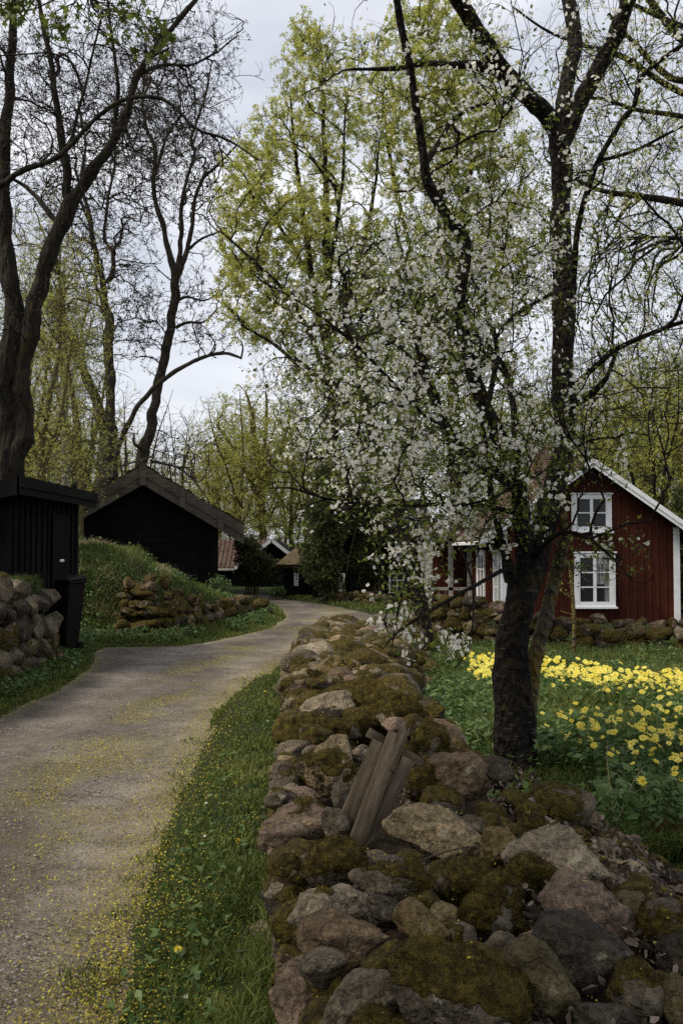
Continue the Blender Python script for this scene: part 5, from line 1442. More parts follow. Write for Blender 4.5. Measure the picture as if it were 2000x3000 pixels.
# px of trunk, distance, kind, scale
wt_ = [(20,46,-1,1),(90,58,-1,1.1),(210,50,-1,1.1),(265,66,-1,1.1),(370,60,-1,1),(450,74,-1,1),(540,62,-1,.9),(610,76,-1,.9),(690,64,-1,.8),(1660,48,-1,1),(1740,44,-1,1),(1820,50,-1,1.1),(1890,42,-1,1),(1990,46,-1,1),(2080,42,-1,1),(2160,50,-1,1),(830,80,-1,.9),(930,66,-1,.9),(40,62,2,.9),(130,52,1,.95),(230,60,0,.85),(330,70,2,.85),(480,66,1,.8),(560,56,1,.72),(640,64,0,.85),(700,55,0,.85),(770,68,2,.95),(850,60,0,.85),(905,75,2,.95),(1080,60,2,.9),(1180,70,0,1.0),(1480,50,0,.9),
       (1560,58,2,.95),(1700,40,1,.9),(1780,52,0,.85),(1850,37,0,.75),(1912,33,2,.68),(1962,35,1,.9),(2040,38,0,.85),(2110,34,2,.7),(2200,45,0,.9),(1640,66,2,1),(-60,50,0,.9),(-160,62,2,.9),(1380,75,1,1.1),(1000,80,0,1.0),(2330,55,2,.9),(410,80,0,.9),(180,78,2,.9)]
used_k = set()
for i, (px, Yt, k, s_) in enumerate(wt_):
    k += 1
    o = kinds[k] if k not in used_k else copy_tree(kinds[k]); used_k.add(k)
    x = (px - 1000) / F * Yt
    o.location = (x, Yt, gzp(x, Yt) - .1); o.rotation_euler = (0, 0, i * 2.4); o.scale = (s_, s_, s_ * (1 + .08 * math.sin(i * 3.3)))
# the big spreading tree above the thatched hut
Yb = 58
grow_tree('beech_tree', 'rounded pale yellow green tree above the thatched hut and the white gable', 'tree', (P(765, 1660, Yb)[0], Yb, 0),
    q2([[(768,1700,0,13),(766,1520,0,12),(762,1400,0,11),(750,1300,0,8),(735,1200,0,5),(720,1150,0,3)], [(765,1480,0,8),(700,1340,0,6),(640,1250,0,4)], [(764,1450,0,8),(820,1320,0,6),(850,1220,0,4)], [(760,1400,0,6),(780,1250,0,5),(780,1150,0,3)]], Yb),
    [(730,1290,Yb,150,170,2.8,2),(650,1360,Yb,100,130,2,.8),(840,1340,Yb,110,180,2,.9),(740,1480,Yb,170,100,2,.7)],
    [(70, .06, .03, 8, .08, 3), (420, .03, .016, 6, .08, 1.6), (2200, .016, .01, 5, .08, .8)], BARK_OL, 51,
    leaf=[dict(part='foliage', n=8500, spread=.10, tmpl=CL5, size=(.065, .12), mat=BUDS)], sides=8, pull=.4, holes=.8)

# ---------------- shrubs
def shrub(name, label, base, env, n, size, mat, seed, stems=9, tm=CL7, cat='shrub', group=None):
    rng = np.random.default_rng(seed)
    base = np.array(base, float); tg = env_sample(env, stems, rng)
    lim = []
    for k in range(stems):
        b0 = base + np.array([rng.normal() * .15, rng.normal() * .1, 0]); e = tg[k]
        c = catmull([b0, b0 * .6 + e * .4 + np.array([0, 0, .25]), e], 12); lim.append((c, np.linspace(.03, .008, 12)))
    return grow_tree(name, label, cat, tuple(base), lim, env, [(stems * 12, .012, .006, 6, .1, .9), (stems * 90, .006, .003, 5, .1, .45)], BARK_OL, seed,
        leaf=[dict(part='foliage', n=n, spread=.07, tmpl=tm, size=size, mat=mat)], sides=6, group=group, holes=.45)
def gx_(px, Y): return ((px - 1000) / F * Y, Y, gzp((px - 1000) / F * Y, Y))
shrub('evergreen_shrub', 'tall dark green shrub covering the front of the black farmhouse', gx_(975, 30.5), [(948,1650,30.5,66,110,.8,2),(960,1500,30.5,70,150,.8,1.6),(1010,1430,30.7,80,110,.8,1)], 10500, (.05, .10), DGREEN, 61, 14)
shrub('evergreen_shrub', 'dark climbing shrub over the middle of the black farmhouse wall', gx_(1085, 31), [(1075,1640,31,38,90,.5,1.0),(1100,1490,31,90,100,.7,1.5)], 7500, (.06, .12), DGREEN, 62, 10)
shrub('willow_shrub', 'loose arching green shrub in front of the white gabled barn', gx_(735, 37), [(742,1655,37,45,60,.9,2),(722,1600,37,36,40,.7,1),(790,1670,37,40,40,.6,.7)], 3600, (.05, .11), DGREEN, 63, 10)
shrub('evergreen_shrub', 'dark evergreen shrub at the right end of the red cottage', gx_(2040, 26), [(2030,1560,26,70,170,1,2),(2020,1700,26,60,120,.8,1)], 6000, (.06, .12), DGREEN, 64, 9)
shrub('garden_shrub', 'low green shrub at the corner of the log barn', gx_(645, 27), [(640,1712,27,26,22,.3,1)], 900, (.04, .08), HERB, 65, 5, LEAF)
shrub('garden_shrub', 'low green shrub left of the thatched hut', gx_(815, 33.5), [(812,1735,33.5,20,13,.3,1)], 700, (.04, .09), HERB, 66, 4, LEAF)

# ---------------- maple standing behind the viewer, its lowest twig hanging in at top left; unseen crown enlarged for shade
ML_V = []; 
for k, (a, r_) in enumerate([(-90, .12), (-55, .45), (-25, .62), (0, .35), (20, .8), (55, .45), (90, 1.0), (125, .45), (160, .8), (180, .35), (205, .62), (235, .45)]):
    ML_V.append((math.cos(math.radians(a)) * r_, math.sin(math.radians(a)) * r_ + .1, .12 * r_ * (k % 2)))
ML_V.append((0, .1, 0)); ML_F = [(i, (i + 1) % 12, 12) for i in range(12)]
OVERLEAF = blade_mat('young_maple_leaves', [(0.2, (0.07, 0.10, 0.018)), (0.8, (0.19, 0.23, 0.045))], 0.35, 0.5, 0.3)
def out_of_view(p):
    yy = np.maximum(p[:, 1], .05)
    inv = (p[:, 1] > 0) & (p[:, 2] - CAMZ < (0.575) * yy + .25) & (np.abs(p[:, 0]) < .36 * yy + .3)
    twig = (p[:, 1] > 5.2) & (p[:, 0] < -1.0) & (p[:, 2] > 4.7)
    return ~inv | twig
tl = [([(-4.6, -1.5, 0), (-4.5, -1.3, 2.5), (-4.0, -1, 5), (-3, -.8, 7)], (.32, .27, .22, .12)), ([(-4.1, -1, 4.8), (-3.2, 1.5, 6.2), (-2.6, 4, 7), (-2.3, 6, 6.8)], (.14, .1, .05, .02)),
      ([(-3.2, -.8, 6.6), (-1, 0, 7.5), (1.5, .5, 8), (5, 0, 8)], (.12, .09, .05, .02)), ([(-3.4, -.8, 6.2), (-2, -2, 7.5), (0, -3, 8)], (.12, .07, .03)), ([(-2.6, 4, 7), (-2.0, 5.6, 6.1), (-1.35, 6.7, 5.45)], (.03, .014, .006))]
lim = []
for pts_, rr_ in tl:
    c = catmull(np.concatenate([np.array(pts_, float), np.array(rr_)[:, None]], 1), 24); lim.append((c[:, :3], c[:, 3]))
over = grow_tree('maple_twig_and_shade_crown', 'maple whose lowest twig with fresh green leaves hangs in at the top left, its unseen crown enlarged to shade the foreground', 'tree', (-4.6, -1.5, 0), lim,
    [(-1.8, 7.8, -.3, -8.2, 1.4, 4.6, 3.4), (0, 4.6, -4.2, -6.5, 3.2, 1.8, 1.2), (-2.4, 7.0, 3.0, -1.6, .6, 1.6, .4), (45, 20, 6.4, 60, 35, .15, .06), (180, 60, 6.4, 50, 45, .15, .06), (300, 70, 6.4, 50, 60, .15, .07), (370, 45, 6.4, 35, 45, .15, .05), (445, 110, 6.4, 40, 45, .15, .06)],  # first two: wide crown and low skirt, unseen, added to block light
    [(60, .03, .012, 8, .08, 1.8), (420, .012, .006, 6, .08, .9), (4200, .005, .0025, 5, .08, .5)], BARK_DK, 71,
    leaf=[dict(part='crown', n=70000, mask=lambda p, r: (p[:, 1] < 5.0), spread=.08, tmpl=(ML_V, ML_F), size=(.07, .11), mat=OVERLEAF, up=.9),  # oversized leaves out of view, only there to darken the foreground
        dict(part='leaves', n=75000, mask=lambda p, r: (p[:, 1] >= 5.0) & (r.random(len(p)) < .055), spread=.05, tmpl=(ML_V, ML_F), size=(.032, .055), mat=OVERLEAF, up=.5)], keep=out_of_view, sides=12)
# ================================================================== GROUND COVER AND SMALL THINGS
def blades(name, pos, h, w, mat, seed, lean=.35, seg2=True, label=None):
    rng = np.random.default_rng(seed); n = len(pos)
    a = rng.random(n) * 2 * np.pi
    sdv = np.stack([np.cos(a), np.sin(a), 0 * a], 1)
    ln = rng.normal(size=(n, 2)) * lean
    hh = h * rng.uniform(.55, 1.25, n) if np.isscalar(h) else h * rng.uniform(.6, 1.2, n)
    ww = (w * rng.uniform(.7, 1.3, n))[:, None]
    mid = pos + np.stack([ln[:, 0] * hh * .35, ln[:, 1] * hh * .35, hh * .6], 1)
    tip = pos + np.stack([ln[:, 0] * hh * 1.1, ln[:, 1] * hh * 1.1, hh * (1 - .25 * np.minimum(1, (ln ** 2).sum(1)))], 1)
    V = np.stack([pos - sdv * ww * .5, pos + sdv * ww * .5, mid + sdv * ww * .42, mid - sdv * ww * .42, tip], 1).reshape(-1, 3)
    b = (np.arange(n) * 5)[:, None]
    Q = b + np.array([[0, 1, 2, 3]]); T = b + np.array([[3, 2, 4]])
    rnd = np.clip(.5 + .3 * fbm(pos * 1.7, 2, 3) + rng.normal(0, .2, n), 0, 1)
    o = obj(name, mesh_np(name, V, [Q, T], mat, {'rnd': np.repeat(rnd, 5)}))
    return tag(o, label, None, None, 'stuff')

def sample(n, x0, x1, y0, y1, rng, near=1.0):
    # density falls with distance like the picture scale does
    u = rng.random(n); y = (y0 ** (-near) + u * (y1 ** (-near) - y0 ** (-near))) ** (-1 / near) if near else y0 + u * (y1 - y0)
    return x0 + (x1 - x0) * rng.random(n), y
rng = np.random.default_rng(500)
# right verge
x, y = sample(190000, -1.7, .9, 2.4, 18, rng, .6)
xl = np.interp(y, YL, XL)
d = pdist(x, y, R_EDGE, False); inr = inpoly(x, y, PATHP)
pn = fbm2(x, y, 3.0, 3, 41)
ok = (x < xl + .05) & ((~inr & (d > .03 + .05 * pn)) | (inr & (d < .11 + .22 * pn)))
ok &= rng.random(len(x)) < np.where(inr, .35, np.clip(.48 + pn * .9, .08, 1))
x, y = x[ok], y[ok]; d_ = d[ok]; z = ground_z(x, y)
hv = .022 + .05 * sstep(.08, .5, d_) * (1 + .6 * fbm2(x, y, 2.3, 2, 43))
blades('verge_grass', np.stack([x, y, np.maximum(z, -.006)], 1), hv, np.clip(.0035 + .0006 * y, 0, .011), GRASS, 501, .5, label='short grass between the gravel road and the boulder wall')
print('verge', len(x))
# left verge and mound
x, y = sample(150000, -7.6, -1.2, 8.5, 27.5, rng, .3)
inr = inpoly(x, y, PATHP); d = pdist(x, y, PATHP)
inm = inpoly(x, y, MND)
ok = ((~inr) | (d < .06)) & (~((x < -4.35) & (y < 14.8))) & ~((x > -4.9) & (x < -3.9) & (y > 15.0) & (y < 16.2) & inm)
x, y, d = x[ok], y[ok], d[ok]
z = ground_z(x, y); inm = inpoly(x, y, MND)
hv = np.where(inm, .13, .05 + .13 * sstep(.1, .7, d)) * (1 + .5 * fbm2(x, y, 1.6, 2, 47))
blades('mound_grass', np.stack([x, y, z], 1), np.maximum(hv, .02), np.full(len(x), .012), GRASS, 502, .45, label='tall grass on the mound and the left verge')
x, y = sample(26000, -3, 4, 23, 36, rng, .2)
inr = inpoly(x, y, PATHP); x, y = x[~inr], y[~inr]
blades('far_grass', np.stack([x, y, ground_z(x, y)], 1), .10, np.full(len(x), .02), GRASS, 503, .4, label='grass along the far edge of the road')
# garden
x, y = sample(210000, .6, 7.2, 4.4, 17.5, rng, .7)
xr = np.interp(y, YR, XR)
ok = (x > xr - .12) & (x / y < .42)
x, y = x[ok], y[ok]; gzv = ground_z(x, y)
hv = .14 * (1 - .55 * np.exp(-(((x - 1.1) / .5) ** 2 + ((y - 5.5) / .6) ** 2))) * (1 + .5 * fbm2(x, y, 1.5, 2, 53)) + .08 * sstep(9, 12, y) * 0
blades('garden_grass', np.stack([x, y, gzv], 1), np.maximum(hv, .05), np.clip(.004 + .0009 * y, 0, .014), GRASS, 504, .5, label='tall grass of the flower garden')
print('garden', len(x))
def leaves_on(name, x, y, z, size, mat, seed, label, up=.9):
    rng = np.random.default_rng(seed)
    o = scatter(name, LEAF_V, LEAF_F, np.stack([x, y, z], 1), rot_to(rng.normal(size=(len(x), 3)) * .55 + np.array([0, 0, up]), rng), rng.uniform(*size, len(x)), mat, rng, rnd=np.clip(rng.normal(.5, .22, len(x)), 0, 1))
    return tag(o, label, None, None, 'stuff')
# broad garden foliage close to the wall and around the flowers
x, y = sample(42000, .6, 6.5, 4.5, 16, rng, .7)
xr = np.interp(y, YR, XR); nn_ = fbm2(x, y, 1.1, 2, 57)
ok = (x > xr - .1) & ~((np.abs(x - 1.1) < .3) & (y < 5.9) & (y > 5)) & (x / y < .42) & (nn_ > -.55 + .07 * (y - 5)); x, y = x[ok], y[ok]
z = ground_z(x, y) + rng.uniform(.03, .24, len(x))
leaves_on('garden_leaves', x, y, z, (.03, .085), HERB, 505, 'lush green leaves of the garden plants')
# nettles and herbs on the mound and verges
x, y = sample(26000, -6.8, -1.7, 15.2, 26, rng, .3)
inr = inpoly(x, y, PATHP); nn_ = fbm2(x, y, 1.2, 2, 59); dd = pdist(x, y, PATHP)
ok = (~inr) & (dd > .15) & (nn_ > -.35) & (rng.random(len(x)) < np.where(ground_z(x, y) > 1.15, .12, 1)) & ~((x > -4.9) & (x < -3.9) & (y > 15.0) & (y < 16.2)); x, y = x[ok], y[ok]
z = ground_z(x, y) + rng.uniform(.02, .22, len(x))
leaves_on('mound_leaves', x, y, z, (.04, .11), HERB, 506, 'nettles and dark herbs on the side of the mound')
x, y = sample(5000, -4.3, -3.0, 9.5, 15.5, rng, .3)
dd = pdist(x, y, PATHP); inr = inpoly(x, y, PATHP); ok = (~inr) & (dd > .12); x, y = x[ok], y[ok]
leaves_on('verge_leaves', x, y, ground_z(x, y) + rng.uniform(.02, .15, len(x)), (.03, .09), HERB, 507, 'broad weeds in front of the foundation wall')
x, y = sample(1500, -1.2, -.45, 2.6, 12, rng, .8)
xl = np.interp(y, YL, XL); d = pdist(x, y, R_EDGE, False); ok = (x < xl) & (x > np.interp(y, [2.6, 12], [-.8, -1.1])); x, y = x[ok], y[ok]
leaves_on('verge_leaves', x, y, ground_z(x, y) + rng.uniform(.01, .05, len(x)), (.02, .06), HERB, 508, 'flat dandelion leaves in the right verge')
# pale dead grass on the mound
x, y = sample(3500, -5.6, -3.2, 17.8, 20.5, rng, 0.1)
ok = fbm2(x, y, 1.6, 2, 63) > .05; x, y = x[ok], y[ok]
s = NT('straw'); STRAW = s.finish((0.30, 0.25, 0.14), .8, None, .1, trans=.2)
blades('dead_grass', np.stack([x, y, ground_z(x, y) + .03], 1), .16, np.full(len(x), .01), STRAW, 509, .9, label='pale dead grass hanging over the mound edge')

# yellow catkins on the road, verge and boulders; pebbles; leaf litter
BIT_V = [(-.5, -.35, 0), (.5, -.3, .15), (.45, .4, 0), (-.4, .35, .2)]; BIT_F = [(0, 1, 2, 3)]
x, y = sample(230000, -3.7, .8, 3.0, 24, rng, .9)
p_ = debris_density(x, y)
xl = np.interp(y, YL, XL); inr = inpoly(x, y, PATHP)
near_sc = np.exp(-(((x + 1.7) / .9) ** 2)) * sstep(8, 6, y) * sstep(3.9, 4.7, y) * .22 * np.clip(.6 + fbm2(x, y, 1.4, 2, 81), 0, 1.3)
verge = (~inr) & (x < xl) & (x > -1.6)
p_ = np.maximum(p_ * (1 - .0), near_sc); p_ = np.where(verge, np.clip(.19 + .2 * fbm2(x, y, 2.5, 2, 15) + .45 * np.exp(-(pdist(x, y, R_EDGE, False) / .14) ** 2), .02, 1), p_)
ok = (rng.random(len(x)) < p_ * .6) & (x < xl) & (inr | verge | (p_ > .3)); x, y = x[ok], y[ok]
inr = inpoly(x, y, PATHP)
z = np.where(inr, .008, ground_z(x, y) + rng.uniform(.01, .035, len(x)))
Sz = rng.uniform(.004, .009, len(x)) * (1 + .05 * y)
o = scatter('fallen_catkins', BIT_V, BIT_F, np.stack([x, y, z], 1), rot_to(rng.normal(size=(len(x), 3)) * .5 + np.array([0, 0, 1.]), rng), Sz, YBITS, rng)
tag(o, 'yellow catkins fallen on the road and verge', None, None, 'stuff'); print('catkins', len(x))
ms = np.vstack(MOSSY_SURF); ms = ms[(ms[:, 2] > .3)]
q = rng.choice(len(ms), min(len(ms), 2600)); pp = ms[q] + np.array([0, 0, .014]) + rng.normal(size=(len(q), 3)) * .006
tag(scatter('fallen_catkins', BIT_V, BIT_F, pp, rot_to(rng.normal(size=pp.shape) * .6 + np.array([0, 0, 1.]), rng), rng.uniform(.004, .0085, len(pp)), YBITS, rng), 'yellow catkins caught on the mossy boulders', None, None, 'stuff')
PEB_V = [(0, 0, .55), (1, 0, 0), (.2, .9, .05), (-.9, .3, 0), (-.4, -.8, .05), (.5, -.7, 0)]; PEB_F = [(0, 1, 2), (0, 2, 3), (0, 3, 4), (0, 4, 5), (0, 5, 1)]
x, y = sample(90000, -4.2, -.3, 2.8, 16, rng, 1.3)
nn_ = fbm2(x, y, 1.5, 3, 91)
ok = inpoly(x, y, PATHP) & (rng.random(len(x)) < np.clip(.5 + nn_, .1, 1)); x, y = x[ok], y[ok]
S_ = .0022 + .006 * rng.random(len(x)) ** 4 + .0003 * y
big_ = rng.random(len(x)) < .004; S_ = np.where(big_, rng.uniform(.008, .016, len(x)), S_)
o = scatter('pebbles', PEB_V, PEB_F, np.stack([x, y, np.full(len(x), -.001)], 1), rot_to(rng.normal(size=(len(x), 3)) * .12 + np.array([0, 0, 1.]), rng), S_, PEBBLE, rng)
tag(o, 'loose pebbles on the gravel road', None, None, 'stuff')
CURL_V = [(-.5, -.9, .1), (0, -1, 0), (.5, -.6, .25), (.55, .3, .3), (0, 1, .1), (-.5, .4, .35), (0, 0, -.05)]; CURL_F = [(i, (i + 1) % 6, 6) for i in range(6)]
n = 42000; x = rng.uniform(-.2, 3.6, n); y = rng.uniform(1.7, 11, n)
xr = np.interp(y, YR, XR); ok = (x < xr + .25) & (x > np.interp(y, YL, XL) + .2) & ((x > .55) | (fbm2(x, y, 2, 2, 5) > .2)); ok &= (y < 6) | (rng.random(n) < .15); x, y = x[ok], y[ok]
z = np.maximum(wall_H(x, y), garden_z(x, y)) - .055 + rng.uniform(0, .055, len(x))
o = scatter('leaf_litter', CURL_V, CURL_F, np.stack([x, y, z], 1), rot_to(rng.normal(size=(len(x), 3)) * .8 + np.array([0, 0, 1.]), rng), rng.uniform(.007, .018, len(x)), LITTER, rng, rnd=rng.random(len(x)) ** .9)
tag(o, 'dead brown leaves lying between the boulders', None, None, 'stuff'); print('litter', len(x))

# ---------------- yellow daisies
def daisy_mesh(seed):
    r = random.Random(seed); V = []; Q = []
    for k in range(13):
        a = k * 2 * math.pi / 13 + r.uniform(-.08, .08); L = r.uniform(.85, 1.1); dz = r.uniform(-.12, .2)
        c, s_ = math.cos(a), math.sin(a); w = .17; b = len(V)
        V += [(c * .2 - s_ * w * .5, s_ * .2 + c * w * .5, 0), (c * .2 + s_ * w * .5, s_ * .2 - c * w * .5, 0), (c * .65 + s_ * w, s_ * .65 - c * w, dz * .6 + .05), (c * L, s_ * L, dz), (c * .65 - s_ * w, s_ * .65 + c * w, dz * .6 + .05)]
        Q.append((b, b + 1, b + 2, b + 3, b + 4))
    return V, Q
HD = [daisy_mesh(k) for k in range(4)]
s = NT('daisy_disc'); DISC = s.finish((0.55, 0.30, 0.015), .8, None, .1)
s = NT('daisy_stem'); STEMM = s.finish((0.07, 0.13, 0.03), .6, None, .2)
GD = 'yellow daisies flowering in the garden'
LD = 'yellow daisy flower on a thin green stem in the garden grass'
protos = []
for k in range(4):
    V, Q = HD[k]; V = np.array(V) * .031
    tilt = Matrix.Rotation(math.radians(38), 3, 'X'); V = V @ np.array(tilt).T
    pet = mesh_np('flower_head', V, [np.array(Q)], YPETAL, {'rnd': np.full(len(V), .3 + .2 * k)})
    dv = []; 
    bm = bmesh.new(); bmesh.ops.create_uvsphere(bm, u_segments=8, v_segments=5, radius=.0075, matrix=tilt.to_4x4() @ Matrix.Translation((0, 0, .002)) @ Matrix.Diagonal((1, 1, .5, 1)))
    dm = bpy.data.meshes.new('disc'); bm.to_mesh(dm); bm.free(); dm.materials.append(DISC)
    c = catmull([(0.02 * math.sin(k * 2), .02, -.34), (.01, .0, -.15), (0, 0, 0)], 6)
    v, q = tubes(c[None], np.full((1, 6), .0018), 4); stm = mesh_np('stem', v, [q], STEMM)
    protos.append((pet, dm, stm))
B1 = [gp2 for gp2 in (tuple(G(*q, .45)[:2]) for q in ((1345, 1905), (1500, 1900), (1640, 1915), (1900, 1950), (2080, 1970), (2080, 2060), (1850, 2035), (1640, 2010), (1400, 1975)))]
B2 = [tuple(G(*q, .52)[:2]) for q in ((1635, 2105), (1700, 2075), (1860, 2045), (2080, 2040), (2080, 2280), (1930, 2240), (1820, 2235), (1700, 2195), (1640, 2150))]
def in_band(B, n, sd_):
    rg = np.random.default_rng(sd_); Bx = np.array(B); o_ = []
    x = rg.uniform(Bx[:, 0].min(), Bx[:, 0].max(), n * 12); y = rg.uniform(Bx[:, 1].min(), Bx[:, 1].max(), n * 12)
    ok = inpoly(x, y, B) & (fbm2(x, y, 1.6, 2, 7) > -.2); return x[ok][:n], y[ok][:n]
xa, ya = in_band(B2, 170, 1); xb, yb = in_band(B1, 600, 2)
xs_ = [tuple(G(px, py, .5)[:2]) for px, py in ((1985, 2262), (1975, 2290), (1880, 2306), (1588, 2104), (1600, 2125), (1420, 1990), (1890, 1995), (1905, 2180), (1952, 2160), (1750, 2190), (1990, 1905))]
allx = np.concatenate([xa, [q[0] for q in xs_], xb]); ally = np.concatenate([ya, [q[1] for q in xs_], yb])
o_ = np.argsort(ally); allx, ally = allx[o_], ally[o_]
rg = np.random.default_rng(8); bulk = []
for i, (x, y) in enumerate(zip(allx, ally)):
    z = gzp(x, y) + rg.uniform(.18, .36)
    sc_ = rg.uniform(.5, .95)
    if i < 300:
        pt = protos[i % 4]
        e = thing('yellow_daisy', LD, 'flower', (x, y, z), rg.uniform(-1.2, 1.2), GD)
        e.scale = (sc_,) * 3; e.rotation_euler = (rg.uniform(-.3, .25), rg.uniform(-.3, .3), rg.uniform(-1.3, 1.3))
        h_ = obj('flower_head', pt[0], e); obj('disc', pt[1], h_); obj('stem', pt[2], e)
    else: bulk.append((x, y, z))
if bulk:
    bp = np.array(bulk); nb_ = len(bp)
    n_ = np.stack([rg.normal(0, .3, nb_), -.6 + rg.normal(0, .3, nb_), np.full(nb_, .9)], 1)
    o = scatter('yellow_daisies', HD[0][0], HD[0][1], bp, rot_to(n_, rg), rg.uniform(.024, .034, nb_), YPETAL, rg)
    tag(o, 'farthest yellow daisies along the back of the garden', None, GD, 'stuff')
print('daisies', len(allx))

# ---------------- dandelions and small white daisies in the verge
for px, py, lb in ((522, 2782, 'dandelion in the verge nearest the camera'), (737, 2367, 'dandelion beside the mossy boulder in the verge'), (697, 2463, 'small orange dandelion in the middle of the verge'), (776, 2025, 'distant dandelion in the verge by the road')):
    g_ = G(px, py, .05); e = thing('dandelion', lb, 'flower', tuple(g_))
    V = []; Q = []
    for ring, (L, n_) in enumerate(((1, 16), (.72, 12), (.42, 8))):
        for k in range(n_):
            a = k * 2 * math.pi / n_ + ring; c, s_ = math.cos(a), math.sin(a); b = len(V); zz = .1 + ring * .16
            V += [(c * .1, s_ * .1, 0), (c * L * .8 + s_ * .12, s_ * L * .8 - c * .12, zz), (c * L, s_ * L, zz + .05), (c * L * .8 - s_ * .12, s_ * L * .8 + c * .12, zz)]; Q.append((b, b + 1, b + 2, b + 3))
    V = np.array(V) * (.018 if py > 2400 else .016)
    obj('flower_head', mesh_np('flower_head', V @ np.array(Matrix.Rotation(.5, 3, 'X')).T, [np.array(Q)], YPETAL, {'rnd': np.full(len(V), .2)}), e)
    v, q = tubes(np.array([[(0, .01, -.06), (0, .004, -.03), (0, 0, 0)]]), np.full((1, 3), .0018), 4); obj('stem', mesh_np('stem', v, [q], STEMM), e)
GWD = 'small white daisies scattered in the right verge'
for px, py in ((586, 2805), (625, 2535), (600, 2449), (604, 2352), (545, 2919), (742, 2334)):
    g_ = G(px, py, .04); e = thing('white_daisy', 'small white daisy in the short grass of the right verge', 'flower', tuple(g_), 0, GWD)
    V = np.array(HD[1][0]) * .010
    obj('flower_head', mesh_np('flower_head', V @ np.array(Matrix.Rotation(.6, 3, 'X')).T, [np.array(HD[1][1])], PETAL, {'rnd': np.full(len(V), .5)}), e)
    v, q = tubes(np.array([[(0, .01, -.05), (0, .004, -.02), (0, 0, 0)]]), np.full((1, 3), .0012), 4); obj('stem', mesh_np('stem', v, [q], STEMM), e)

# ---------------- broken plank panel on the wall
pc0 = hit(1085, 2330, wall_H)
BPY = pc0[1]
pan = thing('broken_plank_panel', 'weathered broken plank panel propped on the boulders', 'plank panel', tuple(pc0))
def plank(nm, top, bot, Yt, Yb, wpx, th, mat, ragged=0.0, seed=1, lb=None, nseg=10):
    """board between two picture points, its broad face turned up to the viewer"""
    A = P(top[0], top[1], Yt); Bq = P(bot[0], bot[1], Yb)
    ax_ = (A - Bq); L = np.linalg.norm(ax_); ax_ /= L
    mid = (A + Bq) / 2; view = mid - np.array([0, 0, CAMZ]); view /= np.linalg.norm(view)
    sdv = np.cross(ax_, view); sdv /= np.linalg.norm(sdv); nr = np.cross(sdv, ax_)
    if nr @ view > 0: nr = -nr
    w = wpx / F * (Yt + Yb) / 2
    rg = np.random.default_rng(seed); V = []; Q = []
    nu = 9
    us = np.linspace(-.5, .5, nu)
    for side in (0, 1):
        for i in range(nseg + 1):
            t = i / nseg
            for u in us:
                ext = 0
                if i == nseg and ragged: ext = rg.uniform(-ragged, ragged * .6)
                V.append((u * w, t * L + ext, th / 2 if side else -th / 2))
    V = np.array(V)
    V[:, 2] += .0012 * fbm(V * np.array([160, 8, 1.]), 2, seed) + (.25 * th if ragged else 0) * fbm(V * np.array([50, 6, 1.]), 2, seed + 3)
    m_ = (nseg + 1) * nu; I = np.arange(m_).reshape(nseg + 1, nu)
    q = np.stack([I[:-1, :-1], I[:-1, 1:], I[1:, 1:], I[1:, :-1]], -1).reshape(-1, 4)
    ed = []
    for row in (I[0], I[-1]):
        ed.append(np.stack([row[:-1], row[1:], row[1:] + m_, row[:-1] + m_], 1))
    for colm in (I[:, 0], I[:, -1]):
        ed.append(np.stack([colm[:-1], colm[1:], colm[1:] + m_, colm[:-1] + m_], 1))
    me = mesh_np(nm, V, [np.vstack([q[:, ::-1], q + m_] + ed)], mat)
    bm = bmesh.new(); bm.from_mesh(me); bmesh.ops.recalc_face_normals(bm, faces=bm.faces); bm.to_mesh(me); bm.free()
    o = obj(nm, me, pan)
    M3 = Matrix(np.stack([sdv, ax_, nr], 1).tolist()).to_4x4(); M3.translation = Vector(Bq - pc0)
    o.matrix_local = M3
    if lb: o['label'] = lb
    return o
lift = -.34
plank('plank', (1118, 2178), (1003, 2450), BPY + .10 + lift, BPY - .04 + lift, 62, .022, W_PLANK, 0, 1, 'left plank')
plank('plank', (1160, 2150), (1042, 2475), BPY + .11 + lift - .02, BPY - .06 + lift - .03, 50, .022, W_PLANK, 0, 2, 'middle plank')
plank('plank', (1187, 2130), (1140, 2260), BPY + .12 + lift - .03, BPY + .07 + lift - .04, 30, .022, W_ROT, .02, 5, 'rotten splintered top of the middle plank')
plank('plank', (1195, 2225), (1070, 2490), BPY + .10 + lift + .03, BPY - .04 + lift + .02, 38, .026, W_PLANK, 0, 3, 'right plank')
plank('cross_bar', (1235, 2235), (1078, 2145), BPY + .13 + lift + .04, BPY + .11 + lift + .04, 28, .03, W_ROT, 0, 4, 'dark cross bar behind the planks')

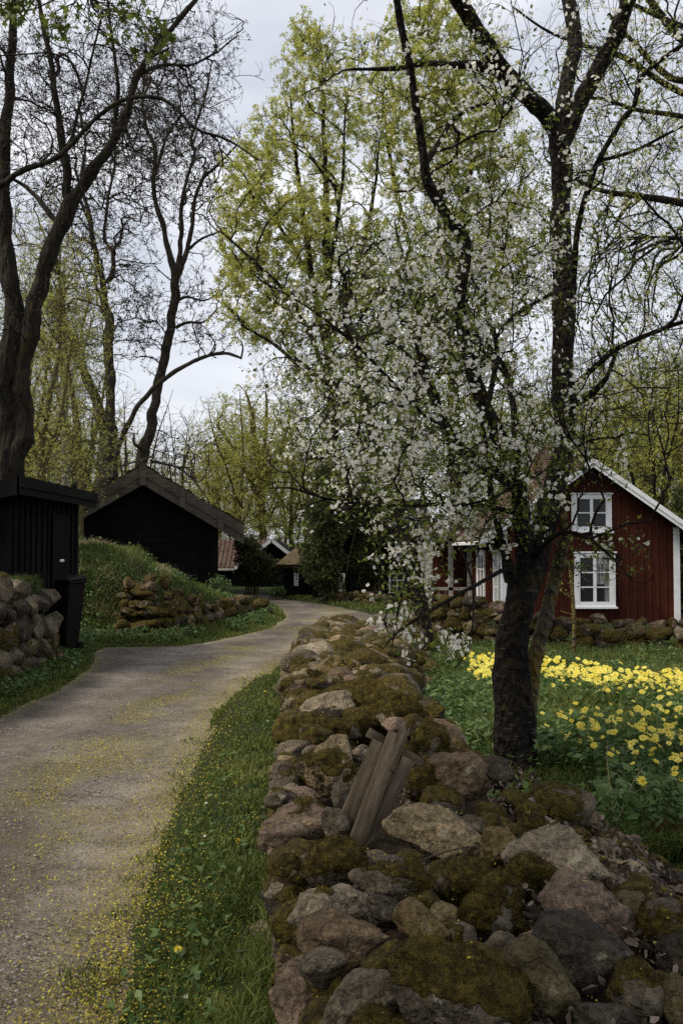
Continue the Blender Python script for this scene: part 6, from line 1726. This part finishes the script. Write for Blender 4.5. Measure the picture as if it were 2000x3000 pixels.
# ---------------- sapling, dry stems, twigs
YS = 14.6
grow_tree('sapling', 'thin pale sapling growing between the flowers and the garden wall', 'tree', (P(1676, 1935, YS)[0], YS, 0),
    q2([[(1677,1938,0,6),(1680,1850,0,6),(1676,1760,0,5.5),(1670,1690,0,5),(1660,1640,0,4)], [(1674,1755,0,3),(1640,1730,0,2),(1610,1700,0,1.5)], [(1672,1800,0,2.5),(1640,1790,0,1.6)]], YS),
    [(1650,1700,YS,50,60,.2,1)], [(10, .006, .003, 5, .1, .3), (20, .003, .002, 4, .1, .15)], BARK_LI, 81, leaf=[dict(part='leaves', n=40, tmpl=LEAF, size=(.02, .04), mat=BUDS)], sides=10)
def stick(name, label, pts, r0, r1, mat=None, cat='twig', forks=()):
    c = catmull([tuple(P(*q)) for q in pts], 5 * len(pts)); org = c[0].copy()
    root = None
    v, q = tubes((c - org)[None], np.linspace(r0, r1, len(c))[None], 6)
    VV = [v]; QQ = [q]; off = len(v)
    for f in forks:
        c2 = catmull([tuple(P(*q_)) for q_ in f], 4 * len(f)) - org
        v, q = tubes(c2[None], np.linspace(r1 * 1.2, r1 * .6, len(c2))[None], 5); VV.append(v); QQ.append(q + off); off += len(v)
    o = obj(name, mesh_np(name, np.vstack(VV), [np.vstack(QQ)], mat or TWIGM, {'rnd': np.full(off, .8)}, smooth=True), None, tuple(org))
    return tag(o, label, cat)
s = NT('dry_straw'); DRY = s.finish((0.30, 0.24, 0.13), .7, None, .2)
stick('dry_stem', 'tall dry stem, left of the pair at the garden edge', [(1808, 2420, 4.7), (1800, 2390, 4.72), (1785, 2300, 4.75), (1776, 2220, 4.8), (1779, 2170, 4.8)], .0022, .0012, DRY, 'plant stem')
stick('dry_stem', 'arching dry stem, right of the pair at the garden edge', [(1812, 2394, 4.7), (1840, 2320, 4.75), (1860, 2280, 4.75), (1890, 2240, 4.8)], .0022, .0010, DRY, 'plant stem', forks=[[(1818, 2385, 4.7), (1850, 2330, 4.68), (1905, 2298, 4.7)]])
hh_ = lambda px, py, up=.03: (px, py, hit(px, py, wall_H)[1] - up * 2)
stick('fallen_twig', 'pale twig sticking out of the wall across the grass', [(690, 2788, 3.85), (730, 2782, 3.75), (790, 2752, 3.6), (850, 2700, 3.42)], .0035, .0025)
stick('fallen_twig', 'forked twig lying below the planks', [(985, 2598, 3.05), (1010, 2560, 3.05), (1050, 2525, 3.1), (1110, 2508, 3.1), (1170, 2518, 3.1), (1225, 2522, 3.1)], .003, .0018, forks=[[(985, 2598, 3.05), (1020, 2630, 3.0), (1068, 2658, 2.95)], [(1030, 2545, 3.05), (1070, 2480, 3.1), (1125, 2425, 3.2)]])
stick('fallen_twig', 'long twig lying between the pink and the ochre stone', [(1095, 2850, 2.5), (1150, 2810, 2.5), (1205, 2782, 2.55), (1300, 2778, 2.6), (1400, 2765, 2.65)], .003, .0018)
stick('fallen_twig', 'twig lying under the long beige boulder', [(1225, 2525, 2.95), (1290, 2500, 2.95), (1350, 2485, 3.0), (1410, 2478, 3.05)], .003, .0015)
stick('fallen_twig', 'short curved twig on the bare gravel', [(238, 2812, 3.87), (244, 2826, 3.84), (243, 2846, 3.80)], .002, .001)
cl_ = G(323, 2880, .0)
o, _ = stone_part(None, cl_, .035, .028, .02, rotm(), 'dark', .95, 777, 4, name='moss_clod'); tag(o, 'dark mossy clod lying on the gravel near the bottom', 'clod')
cl_ = G(475, 2552, .0)
o, _ = stone_part(None, cl_, .035, .03, .018, rotm(), 'dark', .6, 778, 4, name='moss_clod'); tag(o, 'flat dark clod at the edge of the gravel and the verge', 'clod')
print('objects', len(bpy.data.objects))
